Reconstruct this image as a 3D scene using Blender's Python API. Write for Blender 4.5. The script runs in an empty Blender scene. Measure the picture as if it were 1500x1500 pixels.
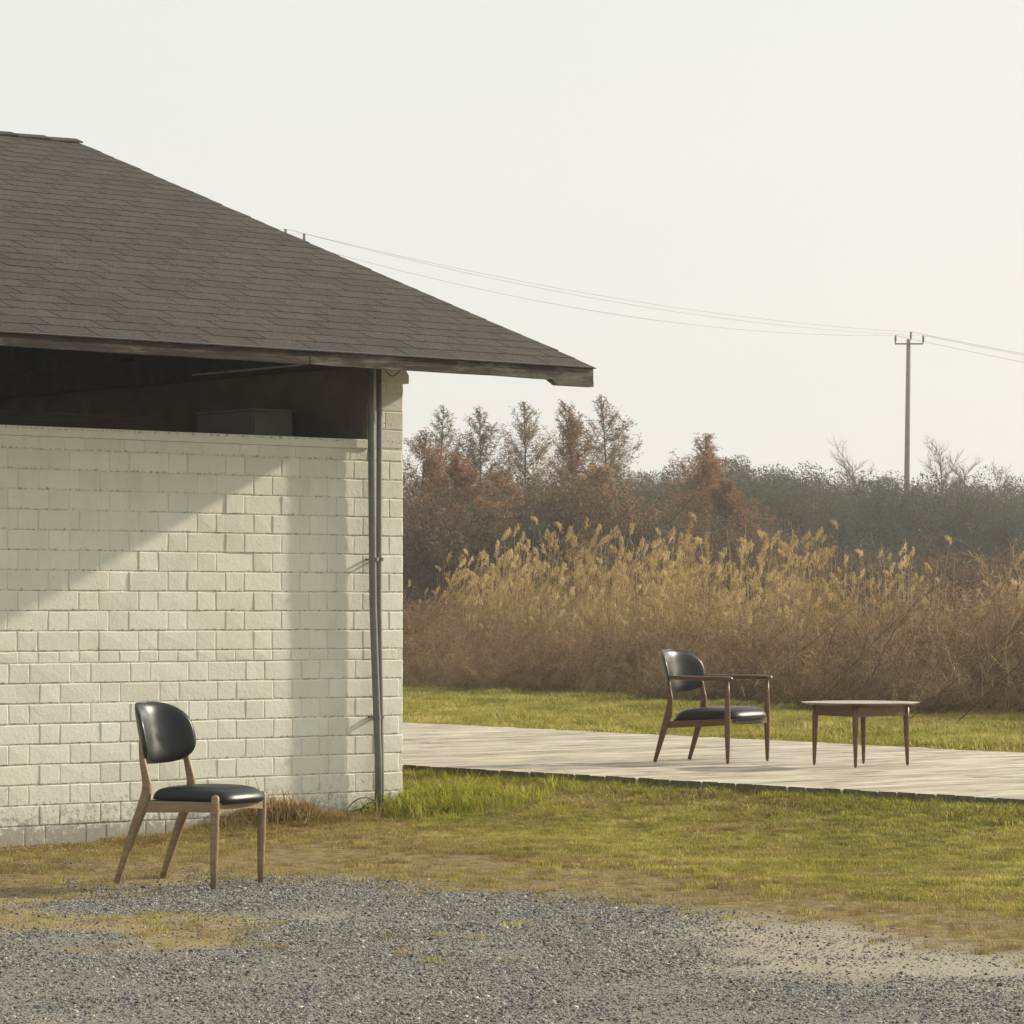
import bpy, math, random
import numpy as np
from mathutils import Vector, Matrix
R = math.radians
random.seed(7)
rng = np.random.default_rng(11)
scene = bpy.context.scene
COL = scene.collection

# ------------------------------------------------------------------ camera, world, sun, exposure
FPX = 5000.0                      # focal length in pixels of the 1500 px photograph
CAMH = 1.29
PITCH = math.atan(148.0 / FPX)
cam_d = bpy.data.cameras.new('camera')
cam_d.sensor_width = 36.0
cam_d.lens = 36.0 * FPX / 1500.0
cam_d.clip_start = 0.1
cam_d.clip_end = 3000.0
cam = bpy.data.objects.new('camera', cam_d)
cam.location = (0, 0, CAMH)
cam.rotation_euler = (R(90) + PITCH, 0, 0)
COL.objects.link(cam)
scene.camera = cam

SUN_EL = R(23.0)
SUN_AZ = R(30.0)                  # measured from +X towards +Y
sun_dir = Vector((math.cos(SUN_AZ) * math.cos(SUN_EL), math.sin(SUN_AZ) * math.cos(SUN_EL), math.sin(SUN_EL)))
sl = bpy.data.lights.new('sun', 'SUN')
sl.energy = 5.0
sl.angle = R(1.1)
sl.color = (1.0, 0.87, 0.68)
sun = bpy.data.objects.new('sun', sl)
sun.rotation_euler = sun_dir.to_track_quat('Z', 'Y').to_euler()
sun.location = (20, 10, 30)
COL.objects.link(sun)

world = bpy.data.worlds.new('World')
scene.world = world
world.use_nodes = True
wn = world.node_tree
wn.nodes.clear()
sky = wn.nodes.new('ShaderNodeTexSky')
sky.sky_type = 'NISHITA'
sky.sun_disc = False
sky.sun_elevation = SUN_EL
sky.sun_rotation = R(90) - SUN_AZ
sky.air_density = 1.0
sky.dust_density = 5.0
sky.ozone_density = 1.0
mixw = wn.nodes.new('ShaderNodeMix')
mixw.data_type = 'RGBA'
mixw.inputs[0].default_value = 0.80
mixw.inputs[7].default_value = (8.0, 7.96, 7.53, 1.0)      # even veil of high haze over the whole sky
bg = wn.nodes.new('ShaderNodeBackground')
bg.inputs['Strength'].default_value = 0.10
wo = wn.nodes.new('ShaderNodeOutputWorld')
wn.links.new(sky.outputs[0], mixw.inputs[6])
wn.links.new(mixw.outputs[2], bg.inputs['Color'])
wn.links.new(bg.outputs[0], wo.inputs['Surface'])

scene.view_settings.view_transform = 'Standard'
scene.view_settings.look = 'None'
scene.view_settings.exposure = 0.28
scene.view_settings.gamma = 1.0
scene.view_settings.use_curve_mapping = False
scene.render.engine = 'CYCLES'
scene.cycles.max_bounces = 6
scene.cycles.transparent_max_bounces = 8
scene.cycles.volume_bounces = 0

# ------------------------------------------------------------------ helpers
def ray(px, py):
    a = (px - 750.0) / FPX
    v = (750.0 - py) / FPX
    return Vector((a, math.cos(PITCH) - v * math.sin(PITCH), math.sin(PITCH) + v * math.cos(PITCH)))

def at(px, py, Y):
    """point at ground distance Y from the survey station"""
    d = ray(px, py)
    k = Y / d.y
    return Vector((d.x * k, Y, CAMH + d.z * k))

def gp(px, py, z=0.0):
    d = ray(px, py)
    k = (z - CAMH) / d.z
    return Vector((d.x * k, d.y * k, z))

def smooth(a, b, x):
    t = np.clip((x - a) / (b - a), 0, 1)
    return t * t * (3 - 2 * t)

def vnoise(x, y, s=1.0, seed=0):
    """cheap smooth value noise in [0,1]"""
    x = np.asarray(x, float) / s + 1000.0
    y = np.asarray(y, float) / s + 1000.0
    xi = np.floor(x).astype(np.int64); yi = np.floor(y).astype(np.int64)
    fx = x - xi; fy = y - yi
    fx = fx * fx * (3 - 2 * fx); fy = fy * fy * (3 - 2 * fy)
    def h(i, j):
        n = (i * 374761393 + j * 668265263 + seed * 1274126177) & 0x7fffffff
        n = ((n ^ (n >> 13)) * 1274126177) & 0x7fffffff
        return ((n ^ (n >> 16)) & 0xffff) / 65535.0
    return (h(xi, yi) * (1 - fx) + h(xi + 1, yi) * fx) * (1 - fy) + (h(xi, yi + 1) * (1 - fx) + h(xi + 1, yi + 1) * fx) * fy

def fbm(x, y, s=1.0, seed=0):
    return (vnoise(x, y, s, seed) + .5 * vnoise(x, y, s / 2.1, seed + 5) + .25 * vnoise(x, y, s / 4.3, seed + 9)) / 1.75

def mesh_np(name, V, F, smooth_shade=False):
    """V (n,3), F (m,k) all the same polygon size"""
    V = np.ascontiguousarray(V, dtype=np.float32)
    F = np.ascontiguousarray(F, dtype=np.int32)
    me = bpy.data.meshes.new(name)
    me.vertices.add(len(V)); me.vertices.foreach_set('co', V.ravel())
    m, k = F.shape
    me.loops.add(m * k); me.loops.foreach_set('vertex_index', F.ravel())
    me.polygons.add(m)
    me.polygons.foreach_set('loop_start', np.arange(0, m * k, k, dtype=np.int32))
    me.polygons.foreach_set('loop_total', np.full(m, k, dtype=np.int32))
    if smooth_shade:
        me.polygons.foreach_set('use_smooth', np.ones(m, dtype=bool))
    me.update(calc_edges=True)
    me.validate()
    return me

def link(name, me, mat=None, parent=None, coll=None):
    o = bpy.data.objects.new(name, me)
    if mat is not None and me is not None and len(me.materials) == 0:
        me.materials.append(mat)
    (coll or COL).objects.link(o)
    if parent is not None:
        o.parent = parent
    return o

def tag(o, label=None, cat=None, group=None, kind=None):
    if label: o['label'] = label
    if cat: o['category'] = cat
    if group: o['group'] = group
    if kind: o['kind'] = kind
    return o

def empty(name, loc, rz=0.0):
    o = bpy.data.objects.new(name, None)
    o.location = loc
    o.rotation_euler = (0, 0, rz)
    o.empty_display_size = 0.2
    COL.objects.link(o)
    return o

def pydata(name, V, F, shade=False):
    me = bpy.data.meshes.new(name)
    me.from_pydata([tuple(v) for v in V], [], F)
    me.update()
    if shade:
        me.polygons.foreach_set('use_smooth', np.ones(len(me.polygons), dtype=bool))
    return me

def box_vf(x0, x1, y0, y1, z0, z1):
    V = [(x0, y0, z0), (x1, y0, z0), (x1, y1, z0), (x0, y1, z0), (x0, y0, z1), (x1, y0, z1), (x1, y1, z1), (x0, y1, z1)]
    F = [(0, 3, 2, 1), (4, 5, 6, 7), (0, 1, 5, 4), (1, 2, 6, 5), (2, 3, 7, 6), (3, 0, 4, 7)]
    return V, F

def box(name, x0, x1, y0, y1, z0, z1, mat, parent=None, bevel=0.0):
    V, F = box_vf(x0, x1, y0, y1, z0, z1)
    o = link(name, pydata(name, V, F), mat, parent)
    if bevel:
        b = o.modifiers.new('bevel', 'BEVEL'); b.width = bevel; b.segments = 2
    return o

def join_vf(parts):
    V, F = [], []
    for v, f in parts:
        n = len(V)
        V += list(v)
        F += [tuple(i + n for i in q) for q in f]
    return V, F

def segs(P0, P1, R0, R1, sides=3):
    """tapered prisms for many segments -> V, F(quads)"""
    P0 = np.asarray(P0, float); P1 = np.asarray(P1, float)
    R0 = np.asarray(R0, float); R1 = np.asarray(R1, float)
    d = P1 - P0
    L = np.linalg.norm(d, axis=1, keepdims=True) + 1e-9
    d = d / L
    ref = np.where(np.abs(d[:, 2:3]) > .9, np.array([[1., 0, 0]]), np.array([[0, 0, 1.]]))
    a = np.cross(d, ref); a /= np.linalg.norm(a, axis=1, keepdims=True) + 1e-9
    b = np.cross(d, a)
    n = len(P0)
    V = np.zeros((n, 2 * sides, 3))
    for k in range(sides):
        an = 2 * math.pi * k / sides
        off = a * math.cos(an) + b * math.sin(an)
        V[:, k] = P0 + off * R0[:, None]
        V[:, sides + k] = P1 + off * R1[:, None]
    base = (np.arange(n) * 2 * sides)[:, None]
    F = []
    for k in range(sides):
        k2 = (k + 1) % sides
        F.append(np.concatenate([base + k, base + k2, base + sides + k2, base + sides + k], axis=1))
    F = np.stack(F, axis=1).reshape(-1, 4)
    return V.reshape(-1, 3), F

def cards(C, U, W, su, sw, bend=0.15):
    """small leaf quads centred at C spanned by unit vectors U, W; slightly folded diamonds"""
    C = np.asarray(C); n = len(C)
    V = np.zeros((n, 4, 3))
    N = np.cross(U, W)
    V[:, 0] = C - U * su[:, None]
    V[:, 1] = C + W * sw[:, None] + N * (bend * sw)[:, None]
    V[:, 2] = C + U * su[:, None]
    V[:, 3] = C - W * sw[:, None] + N * (bend * sw)[:, None]
    F = (np.arange(n) * 4)[:, None] + np.array([[0, 1, 2, 3]])
    return V.reshape(-1, 3), F

def rand_dirs(n, r=rng):
    v = r.normal(size=(n, 3))
    return v / np.linalg.norm(v, axis=1, keepdims=True)

def cat_vf(lst):
    V = []; F = []; n = 0
    for v, f in lst:
        V.append(v); F.append(f + n); n += len(v)
    return np.concatenate(V), np.concatenate(F)

# ------------------------------------------------------------------ materials
def nmat(name):
    m = bpy.data.materials.new(name)
    m.use_nodes = True
    nt = m.node_tree
    b = nt.nodes['Principled BSDF']
    return m, nt, b

def N(nt, t, **kw):
    n = nt.nodes.new(t)
    for k, v in kw.items():
        setattr(n, k, v)
    return n

def ramp(nt, src, stops):
    r = nt.nodes.new('ShaderNodeValToRGB')
    e = r.color_ramp.elements
    while len(e) < len(stops): e.new(0.5)
    for i, (p, c) in enumerate(stops):
        e[i].position = p
        e[i].color = (*c, 1) if len(c) == 3 else c
    nt.links.new(src, r.inputs[0])
    return r.outputs[0]

def noise(nt, scale, detail=4, rough=.6, vec=None, dist=0.0):
    n = nt.nodes.new('ShaderNodeTexNoise')
    n.inputs['Scale'].default_value = scale
    n.inputs['Detail'].default_value = detail
    n.inputs['Roughness'].default_value = rough
    n.inputs['Distortion'].default_value = dist
    if vec is not None: nt.links.new(vec, n.inputs['Vector'])
    return n.outputs['Fac']

def mixc(nt, fac, a, b, mode='MIX'):
    m = nt.nodes.new('ShaderNodeMix'); m.data_type = 'RGBA'; m.blend_type = mode
    for i, x in ((0, fac), (6, a), (7, b)):
        if isinstance(x, (int, float)): m.inputs[i].default_value = x
        elif isinstance(x, tuple): m.inputs[i].default_value = (*x, 1)
        else: nt.links.new(x, m.inputs[i])
    return m.outputs[2]

def mathn(nt, op, a, b=None, clamp=False):
    m = nt.nodes.new('ShaderNodeMath'); m.operation = op; m.use_clamp = clamp
    for i, x in ((0, a), (1, b)):
        if x is None: continue
        if isinstance(x, (int, float)): m.inputs[i].default_value = x
        else: nt.links.new(x, m.inputs[i])
    return m.outputs[0]

def bump(nt, b, h, strength=.3, dist=.01, prev=None):
    n = nt.nodes.new('ShaderNodeBump')
    n.inputs['Strength'].default_value = strength
    n.inputs['Distance'].default_value = dist
    nt.links.new(h, n.inputs['Height'])
    if prev is not None: nt.links.new(prev, n.inputs['Normal'])
    nt.links.new(n.outputs[0], b.inputs['Normal'])
    return n.outputs[0]

def worldpos(nt):
    return N(nt, 'ShaderNodeNewGeometry').outputs['Position']

def objco(nt):
    return N(nt, 'ShaderNodeTexCoord').outputs['Object']

def mapped(nt, vec, scale=(1, 1, 1), rot=(0, 0, 0)):
    m = nt.nodes.new('ShaderNodeMapping')
    m.inputs['Scale'].default_value = scale
    m.inputs['Rotation'].default_value = rot
    nt.links.new(vec, m.inputs['Vector'])
    return m.outputs[0]

def setsock(b, name, v):
    if name in b.inputs: b.inputs[name].default_value = v

def simple(name, col, rough=.7, var=.15, scale=20, spec=.3, bumpd=0):
    m, nt, b = nmat(name)
    p = objco(nt)
    f = noise(nt, scale, vec=p)
    c = ramp(nt, f, [(.3, tuple(x * (1 - var) for x in col)), (.7, tuple(min(1, x * (1 + var)) for x in col))])
    nt.links.new(c, b.inputs['Base Color'])
    b.inputs['Roughness'].default_value = rough
    setsock(b, 'Specular IOR Level', spec)
    if bumpd: bump(nt, b, f, .5, bumpd)
    return m

ROWH = .1193
def paint_mat():
    m, nt, b = nmat('cream_paint_on_brick')
    p = worldpos(nt)
    big = noise(nt, .9, 3, vec=p)
    mid = noise(nt, 6, 4, vec=p)
    fine = noise(nt, 120, 3, vec=p)
    oi = N(nt, 'ShaderNodeObjectInfo').outputs['Random']
    c = ramp(nt, big, [(.3, (.755, .755, .64)), (.7, (.79, .81, .735))])
    tint = ramp(nt, oi, [(0, (.90, .90, .88)), (1, (1, 1, 1))])
    c = mixc(nt, 1.0, c, tint, 'MULTIPLY')
    grime = ramp(nt, noise(nt, 1, 5, .7, vec=mapped(nt, p, (5, 5, 2.2))), [(.50, (0, 0, 0)), (.72, (1, 1, 1))])
    c = mixc(nt, mathn(nt, 'MULTIPLY', grime, .40), c, (.56, .54, .44))
    geo = N(nt, 'ShaderNodeNewGeometry')
    speck = ramp(nt, noise(nt, 70, 3, .7, vec=p), [(.66, (0, 0, 0)), (.72, (1, 1, 1))])
    c = mixc(nt, mathn(nt, 'MULTIPLY', speck, .55), c, (.30, .27, .19))
    # chips where the paint has come off
    chip = noise(nt, 30, 7, .8, vec=p)
    z = N(nt, 'ShaderNodeSeparateXYZ'); nt.links.new(p, z.inputs[0])
    low = N(nt, 'ShaderNodeMapRange'); nt.links.new(z.outputs[2], low.inputs[0])
    low.inputs[1].default_value = .50; low.inputs[2].default_value = -.02
    low.inputs[3].default_value = 0.0; low.inputs[4].default_value = .27
    lowc = N(nt, 'ShaderNodeMapRange'); nt.links.new(z.outputs[2], lowc.inputs[0])
    lowc.inputs[1].default_value = .07; lowc.inputs[2].default_value = -.03
    lowc.inputs[3].default_value = 0.0; lowc.inputs[4].default_value = .12
    up_ = mathn(nt, 'GREATER_THAN', z.outputs[2], .995)
    st_ = mathn(nt, 'ADD', mathn(nt, 'MULTIPLY', up_, 2.256 - .993), .993)
    ph = mathn(nt, 'FRACT', mathn(nt, 'DIVIDE', mathn(nt, 'SUBTRACT', st_, z.outputs[2]), ROWH))
    bed = ramp(nt, ph, [(.0, (.06, .06, .06)), (.08, (0, 0, 0)), (.80, (0, 0, 0)), (.97, (.145, .145, .145))])
    ch = mathn(nt, 'ADD', mathn(nt, 'ADD', chip, low.outputs[0]), lowc.outputs[0])
    ch2 = mathn(nt, 'ADD', noise(nt, 42, 6, .8, vec=p), bed)
    chb = ramp(nt, ch2, [(.645, (0, 0, 0)), (.715, (1, 1, 1))])
    c = mixc(nt, mathn(nt, 'MULTIPLY', chb, .8), c, (.22, .195, .13))
    chm = ramp(nt, ch, [(.68, (0, 0, 0)), (.82, (1, 1, 1))])
    c = mixc(nt, mathn(nt, 'MULTIPLY', chm, .85), c, (.29, .275, .23))
    nt.links.new(c, b.inputs['Base Color'])
    b.inputs['Roughness'].default_value = .75
    setsock(b, 'Specular IOR Level', .25)
    h = mathn(nt, 'ADD', mathn(nt, 'MULTIPLY', fine, .35), mathn(nt, 'MULTIPLY', noise(nt, 38, 5, .75, vec=p), 1.3))
    h = mathn(nt, 'SUBTRACT', h, mathn(nt, 'MULTIPLY', chm, .3))
    bump(nt, b, h, .5, .005)
    return m

def wood_mat(name, c1, c2, sc=(3, 60, 60), rough=.5, spec=.35, bs=.2):
    m, nt, b = nmat(name)
    p = mapped(nt, objco(nt), sc)
    f = noise(nt, 1.0, 5, .6, vec=p, dist=.6)
    c = ramp(nt, f, [(.3, c1), (.7, c2)])
    nt.links.new(c, b.inputs['Base Color'])
    b.inputs['Roughness'].default_value = rough
    setsock(b, 'Specular IOR Level', spec)
    bump(nt, b, f, bs, .001)
    return m

def fascia_mat():
    m, nt, b = nmat('weathered_fascia')
    p = objco(nt)
    f = noise(nt, 1, 7, .8, vec=mapped(nt, p, (3.5, 30, 45)), dist=.5)
    pch = noise(nt, 1, 5, .65, vec=mapped(nt, p, (2.6, 4, 9)))
    wood = ramp(nt, f, [(.36, (.007, .005, .004)), (.50, (.024, .016, .011)), (.60, (.06, .042, .026)), (.72, (.22, .17, .10))])
    paintc = ramp(nt, f, [(.36, (.022, .02, .015)), (.50, (.085, .09, .066)), (.68, (.19, .205, .15))])
    sx = N(nt, 'ShaderNodeSeparateXYZ'); nt.links.new(p, sx.inputs[0])
    mr = N(nt, 'ShaderNodeMapRange'); nt.links.new(sx.outputs[0], mr.inputs[0])
    mr.inputs[1].default_value = -3.2; mr.inputs[2].default_value = .8
    mr.inputs[3].default_value = -.10; mr.inputs[4].default_value = .10
    msk = ramp(nt, mathn(nt, 'ADD', pch, mr.outputs[0]), [(.50, (0, 0, 0)), (.62, (1, 1, 1))])
    c = mixc(nt, msk, wood, paintc)
    nt.links.new(c, b.inputs['Base Color'])
    b.inputs['Roughness'].default_value = .85
    bump(nt, b, mathn(nt, 'ADD', f, mathn(nt, 'MULTIPLY', msk, .3)), .7, .004)
    return m

def shingle_mat():
    m, nt, b = nmat('asphalt_shingle')
    p = worldpos(nt)
    oi = N(nt, 'ShaderNodeObjectInfo').outputs['Random']
    gran = noise(nt, 75, 3, .8, vec=p)
    base = ramp(nt, oi, [(0, (.034, .031, .028)), (.4, (.041, .037, .033)), (.75, (.047, .040, .034)), (1, (.040, .040, .039))])
    blot = ramp(nt, noise(nt, 5, 3, vec=p), [(.3, (.8, .8, .8)), (.7, (1.15, 1.1, 1.05))])
    base = mixc(nt, 1.0, base, blot, 'MULTIPLY')
    g = ramp(nt, gran, [(.36, (.45, .45, .45)), (.5, (1, 1, 1)), (.66, (2.3, 2.2, 2.0))])
    c = mixc(nt, 1.0, base, g, 'MULTIPLY')
    nt.links.new(c, b.inputs['Base Color'])
    b.inputs['Roughness'].default_value = .9
    setsock(b, 'Specular IOR Level', .25)
    bump(nt, b, gran, .5, .003)
    return m

def deck_mat():
    m, nt, b = nmat('bleached_deck_wood')
    p = objco(nt)
    oi = N(nt, 'ShaderNodeObjectInfo').outputs['Random']
    comb = N(nt, 'ShaderNodeCombineXYZ')
    nt.links.new(mathn(nt, 'MULTIPLY', oi, 37.0), comb.inputs[0])
    add = N(nt, 'ShaderNodeVectorMath', operation='ADD')
    nt.links.new(p, add.inputs[0]); nt.links.new(comb.outputs[0], add.inputs[1])
    f = noise(nt, 1, 6, .75, vec=mapped(nt, add.outputs[0], (1.6, 30, 20)), dist=.5)
    f2 = noise(nt, 1, 5, .7, vec=mapped(nt, add.outputs[0], (1.5, 5, 5)))
    c = ramp(nt, f, [(.26, (.20, .175, .14)), (.42, (.42, .39, .32)), (.66, (.58, .555, .475))])
    c2 = ramp(nt, f2, [(.32, (.36, .32, .28)), (.45, (.80, .77, .74)), (.62, (1.16, 1.15, 1.11))])
    c = mixc(nt, 1.0, c, c2, 'MULTIPLY')
    t = ramp(nt, oi, [(0, (.74, .73, .70)), (.5, (.97, .96, .94)), (1, (1.06, 1.05, 1.02))])
    c = mixc(nt, 1.0, c, t, 'MULTIPLY')
    nt.links.new(c, b.inputs['Base Color'])
    b.inputs['Roughness'].default_value = .7
    setsock(b, 'Specular IOR Level', .3)
    bump(nt, b, f, .4, .002)
    return m

def leather_mat():
    m, nt, b = nmat('black_leather')
    p = objco(nt)
    f = noise(nt, 260, 3, .6, vec=p)
    g = noise(nt, 9, 3, .6, vec=p)
    b.inputs['Base Color'].default_value = (.014, .016, .018, 1)
    nt.links.new(ramp(nt, g, [(.3, (.007, .010, .013)), (.7, (.014, .018, .022))]), b.inputs['Base Color'])
    nt.links.new(ramp(nt, g, [(.3, (.30, .30, .30)), (.7, (.40, .40, .40))]), b.inputs['Roughness'])
    setsock(b, 'Specular IOR Level', .22)
    n1 = bump(nt, b, f, .12, .0006)
    bump(nt, b, g, .10, .012, n1)
    return m

def metal_mat(name, col, rough=.45):
    m, nt, b = nmat(name)
    p = objco(nt)
    f = noise(nt, 14, 5, .7, vec=p)
    c = ramp(nt, f, [(.3, tuple(x * .7 for x in col)), (.7, col)])
    nt.links.new(c, b.inputs['Base Color'])
    b.inputs['Metallic'].default_value = .35
    b.inputs['Roughness'].default_value = rough
    bump(nt, b, f, .15, .001)
    return m

def leafy(name, stops, trans=.35, rough=.6, posscale=1.3, spec=.15, geoscale=None, geostops=None):
    """foliage: colour by instance random and by slow position noise, part of the light passes through"""
    m, nt, b = nmat(name)
    oi = N(nt, 'ShaderNodeObjectInfo').outputs['Random']
    p = worldpos(nt)
    pn = noise(nt, posscale, 3, .6, vec=p)
    fn = noise(nt, (geoscale or 14), 2, .6, vec=p)
    mixf = mathn(nt, 'ADD', mathn(nt, 'ADD', mathn(nt, 'MULTIPLY', oi, .25), mathn(nt, 'MULTIPLY', pn, .45)), mathn(nt, 'MULTIPLY', fn, .35))
    c = ramp(nt, mixf, stops)
    nt.links.new(c, b.inputs['Base Color'])
    b.inputs['Roughness'].default_value = rough
    setsock(b, 'Specular IOR Level', spec)
    out = nt.nodes['Material Output']
    if trans > 0:
        tr = N(nt, 'ShaderNodeBsdfTranslucent')
        nt.links.new(c, tr.inputs[0])
        mx = N(nt, 'ShaderNodeMixShader'); mx.inputs[0].default_value = trans
        nt.links.new(b.outputs[0], mx.inputs[1]); nt.links.new(tr.outputs[0], mx.inputs[2])
        nt.links.new(mx.outputs[0], out.inputs['Surface'])
    return m

M = {}
M['paint'] = paint_mat()
M['fascia'] = fascia_mat()
M['shingle'] = shingle_mat()
M['deck'] = deck_mat()
M['leather'] = leather_mat()
M['deck_end'] = simple('plank_end_grain_shaded', (.13, .115, .065), .9, .35, 30)  # end grain, with the shade on the plank ends put into its colour
M['oak'] = wood_mat('natural_oak', (.17, .115, .062), (.29, .21, .125))
M['walnut'] = wood_mat('walnut', (.085, .045, .020), (.175, .100, .048), rough=.42)
M['walnut_dark'] = wood_mat('walnut_arm', (.055, .029, .015), (.115, .064, .034), rough=.35, spec=.5)
M['walnut_top'] = wood_mat('walnut_top_sky_sheen', (.26, .20, .145), (.40, .32, .25), rough=.24, spec=.6)  # walnut lightened: the pale sky reflection is put into the colour
M['pipe'] = metal_mat('grey_painted_steel', (.19, .195, .19), .42)
M['beam'] = wood_mat('old_brown_timber', (.035, .022, .014), (.085, .055, .036), rough=.85)
M['joist'] = wood_mat('damp_joist', (.06, .05, .035), (.12, .10, .07), rough=.9)
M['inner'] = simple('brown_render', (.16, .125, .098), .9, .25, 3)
M['dark_board'] = simple('dark_board', (.05, .036, .028), .9, .3, 5)
M['cabinet'] = simple('grey_cabinet', (.22, .225, .21), .6, .08, 4)
M['slit_pale'] = simple('light_slit_white', (.75, .75, .72), .4, .05, 4)  # pale colour standing in for a slit of light
M['cable'] = simple('black_cable', (.015, .015, .015), .5, .1, 10)
M['wire'] = simple('aluminium_wire', (.30, .30, .27), .5, .1, 1)
M['concrete'] = simple('pole_concrete', (.17, .175, .155), .85, .15, 3)
M['insulator'] = simple('insulator', (.13, .13, .12), .5, .1, 5)
M['rubber'] = simple('rubber_foot', (.02, .02, .02), .6, .1, 9)

# ------------------------------------------------------------------ the lie of the land
THETA = math.atan2(.640, .768)            # bearing of the shed's front wall
TX, TY = math.cos(THETA), math.sin(THETA)
WC = Vector((-.6996, 21.86, 0))           # right-hand front corner of the shed
DECK_T0 = 14.84                           # near end of the deck boards, measured along the wall bearing
DECK_Z = .22

def tcoord(x, y): return x * TX + y * TY
def ncoord(x, y): return x * TY - y * TX

def ground_h(x, y):
    x = np.asarray(x, float); y = np.asarray(y, float)
    T = tcoord(x, y); Nn = ncoord(x, y)
    h = .125 * smooth(12.9, 14.9, T) + .03 * smooth(19, 30, T)
    lx = (x - WC.x) * TX + (y - WC.y) * TY          # along the wall
    ly = -(x - WC.x) * TY + (y - WC.y) * TX         # into the shed
    h = h - .09 * smooth(-.6, -3.2, lx) * smooth(-2.2, -.3, ly)
    near = smooth(60, 26, y)
    h = h + near * (.030 * (fbm(x, y, 1.7, 3) - .5) + .012 * (fbm(x, y, .35, 8) - .5))
    # a low bank of soil and roots against the deck
    h = h + .045 * np.exp(-((T - 14.72) / .16) ** 2) * (fbm(x, y, .6, 21)) * (x > -3)
    return h

# edges of the surfaces, as polylines on the ground surveyed from the photograph
def edge(pts, z=0.0):
    P = [gp(a, b, z) for a, b in pts]
    return np.array([p.x for p in P]), np.array([p.y for p in P])

gx, gy = edge([(-400, 1340), (0, 1312), (150, 1300), (300, 1288), (450, 1289), (600, 1300), (750, 1312), (900, 1322), (1000, 1334), (1100, 1345), (1220, 1362), (1350, 1385), (1500, 1402), (1900, 1440)])
dx_, dy_ = edge([(-400, 1280), (0, 1262), (300, 1215), (520, 1190), (640, 1225), (760, 1246), (900, 1262), (1050, 1276), (1200, 1296), (1350, 1322), (1500, 1338), (1900, 1375)])

def masks(x, y):
    x = np.asarray(x, float); y = np.asarray(y, float)
    w = .55 * (fbm(x, y, 1.1, 31) - .5) + .50 * (fbm(x, y, .25, 33) - .5)
    eg = np.interp(x, gx, gy) + w * 1.5
    ed = np.interp(x, dx_, dy_) + w * 3.2
    gravel = smooth(eg + .9, eg - .7, y)
    green = smooth(ed - 1.3, ed + 1.2, y)
    # the wall side is straw coloured as far as the pipe
    lx = (x - WC.x) * TX + (y - WC.y) * TY
    ly = -(x - WC.x) * TY + (y - WC.y) * TX
    green = green * smooth(-1.7, -.25, x + .5 * w)
    green = np.maximum(green, smooth(24, 26, y))
    sand = smooth(.40, .80, .75 * fbm(x, y, .9, 41) + .25 * fbm(x, y, .14, 43) + .50 * smooth(.2, 1.4, x) * smooth(11.2, 12.6, y) - .18)
    yel = smooth(.36, .56, fbm(x, y, .9, 51) * smooth(-.4, -1.5, x) * smooth(12.3, 13.4, y) * 1.15)
    return gravel, green, sand, yel

def grid_axis(fine0, fine1, step, far0, far1, grow=1.25):
    c = list(np.arange(fine0, fine1 + 1e-6, step))
    s = step; v = c[-1]
    while v < far1:
        s *= grow; v += s; c.append(min(v, far1))
    s = step; v = c[0]
    while v > far0:
        s *= grow; v -= s; c.insert(0, max(v, far0))
    return np.array(sorted(set(c)))

xs = grid_axis(-4.5, 6.5, .06, -380, 380)
ys = grid_axis(9.5, 30.0, .075, -40, 700, 1.12)
GX, GY = np.meshgrid(xs, ys)
GZ = ground_h(GX, GY)
g_, gr_, sa_, ye_ = masks(GX, GY)
V = np.stack([GX.ravel(), GY.ravel(), GZ.ravel()], 1)
nx, ny = len(xs), len(ys)
idx = np.arange(nx * ny).reshape(ny, nx)
F = np.stack([idx[:-1, :-1].ravel(), idx[:-1, 1:].ravel(), idx[1:, 1:].ravel(), idx[1:, :-1].ravel()], 1)
gm = mesh_np('ground', V, F, True)
for nm, arr in (('gravel', g_), ('green', gr_), ('sand', sa_), ('yellow', ye_)):
    a = gm.attributes.new(nm, 'FLOAT', 'POINT'); a.data.foreach_set('value', arr.ravel().astype(np.float32))

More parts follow.
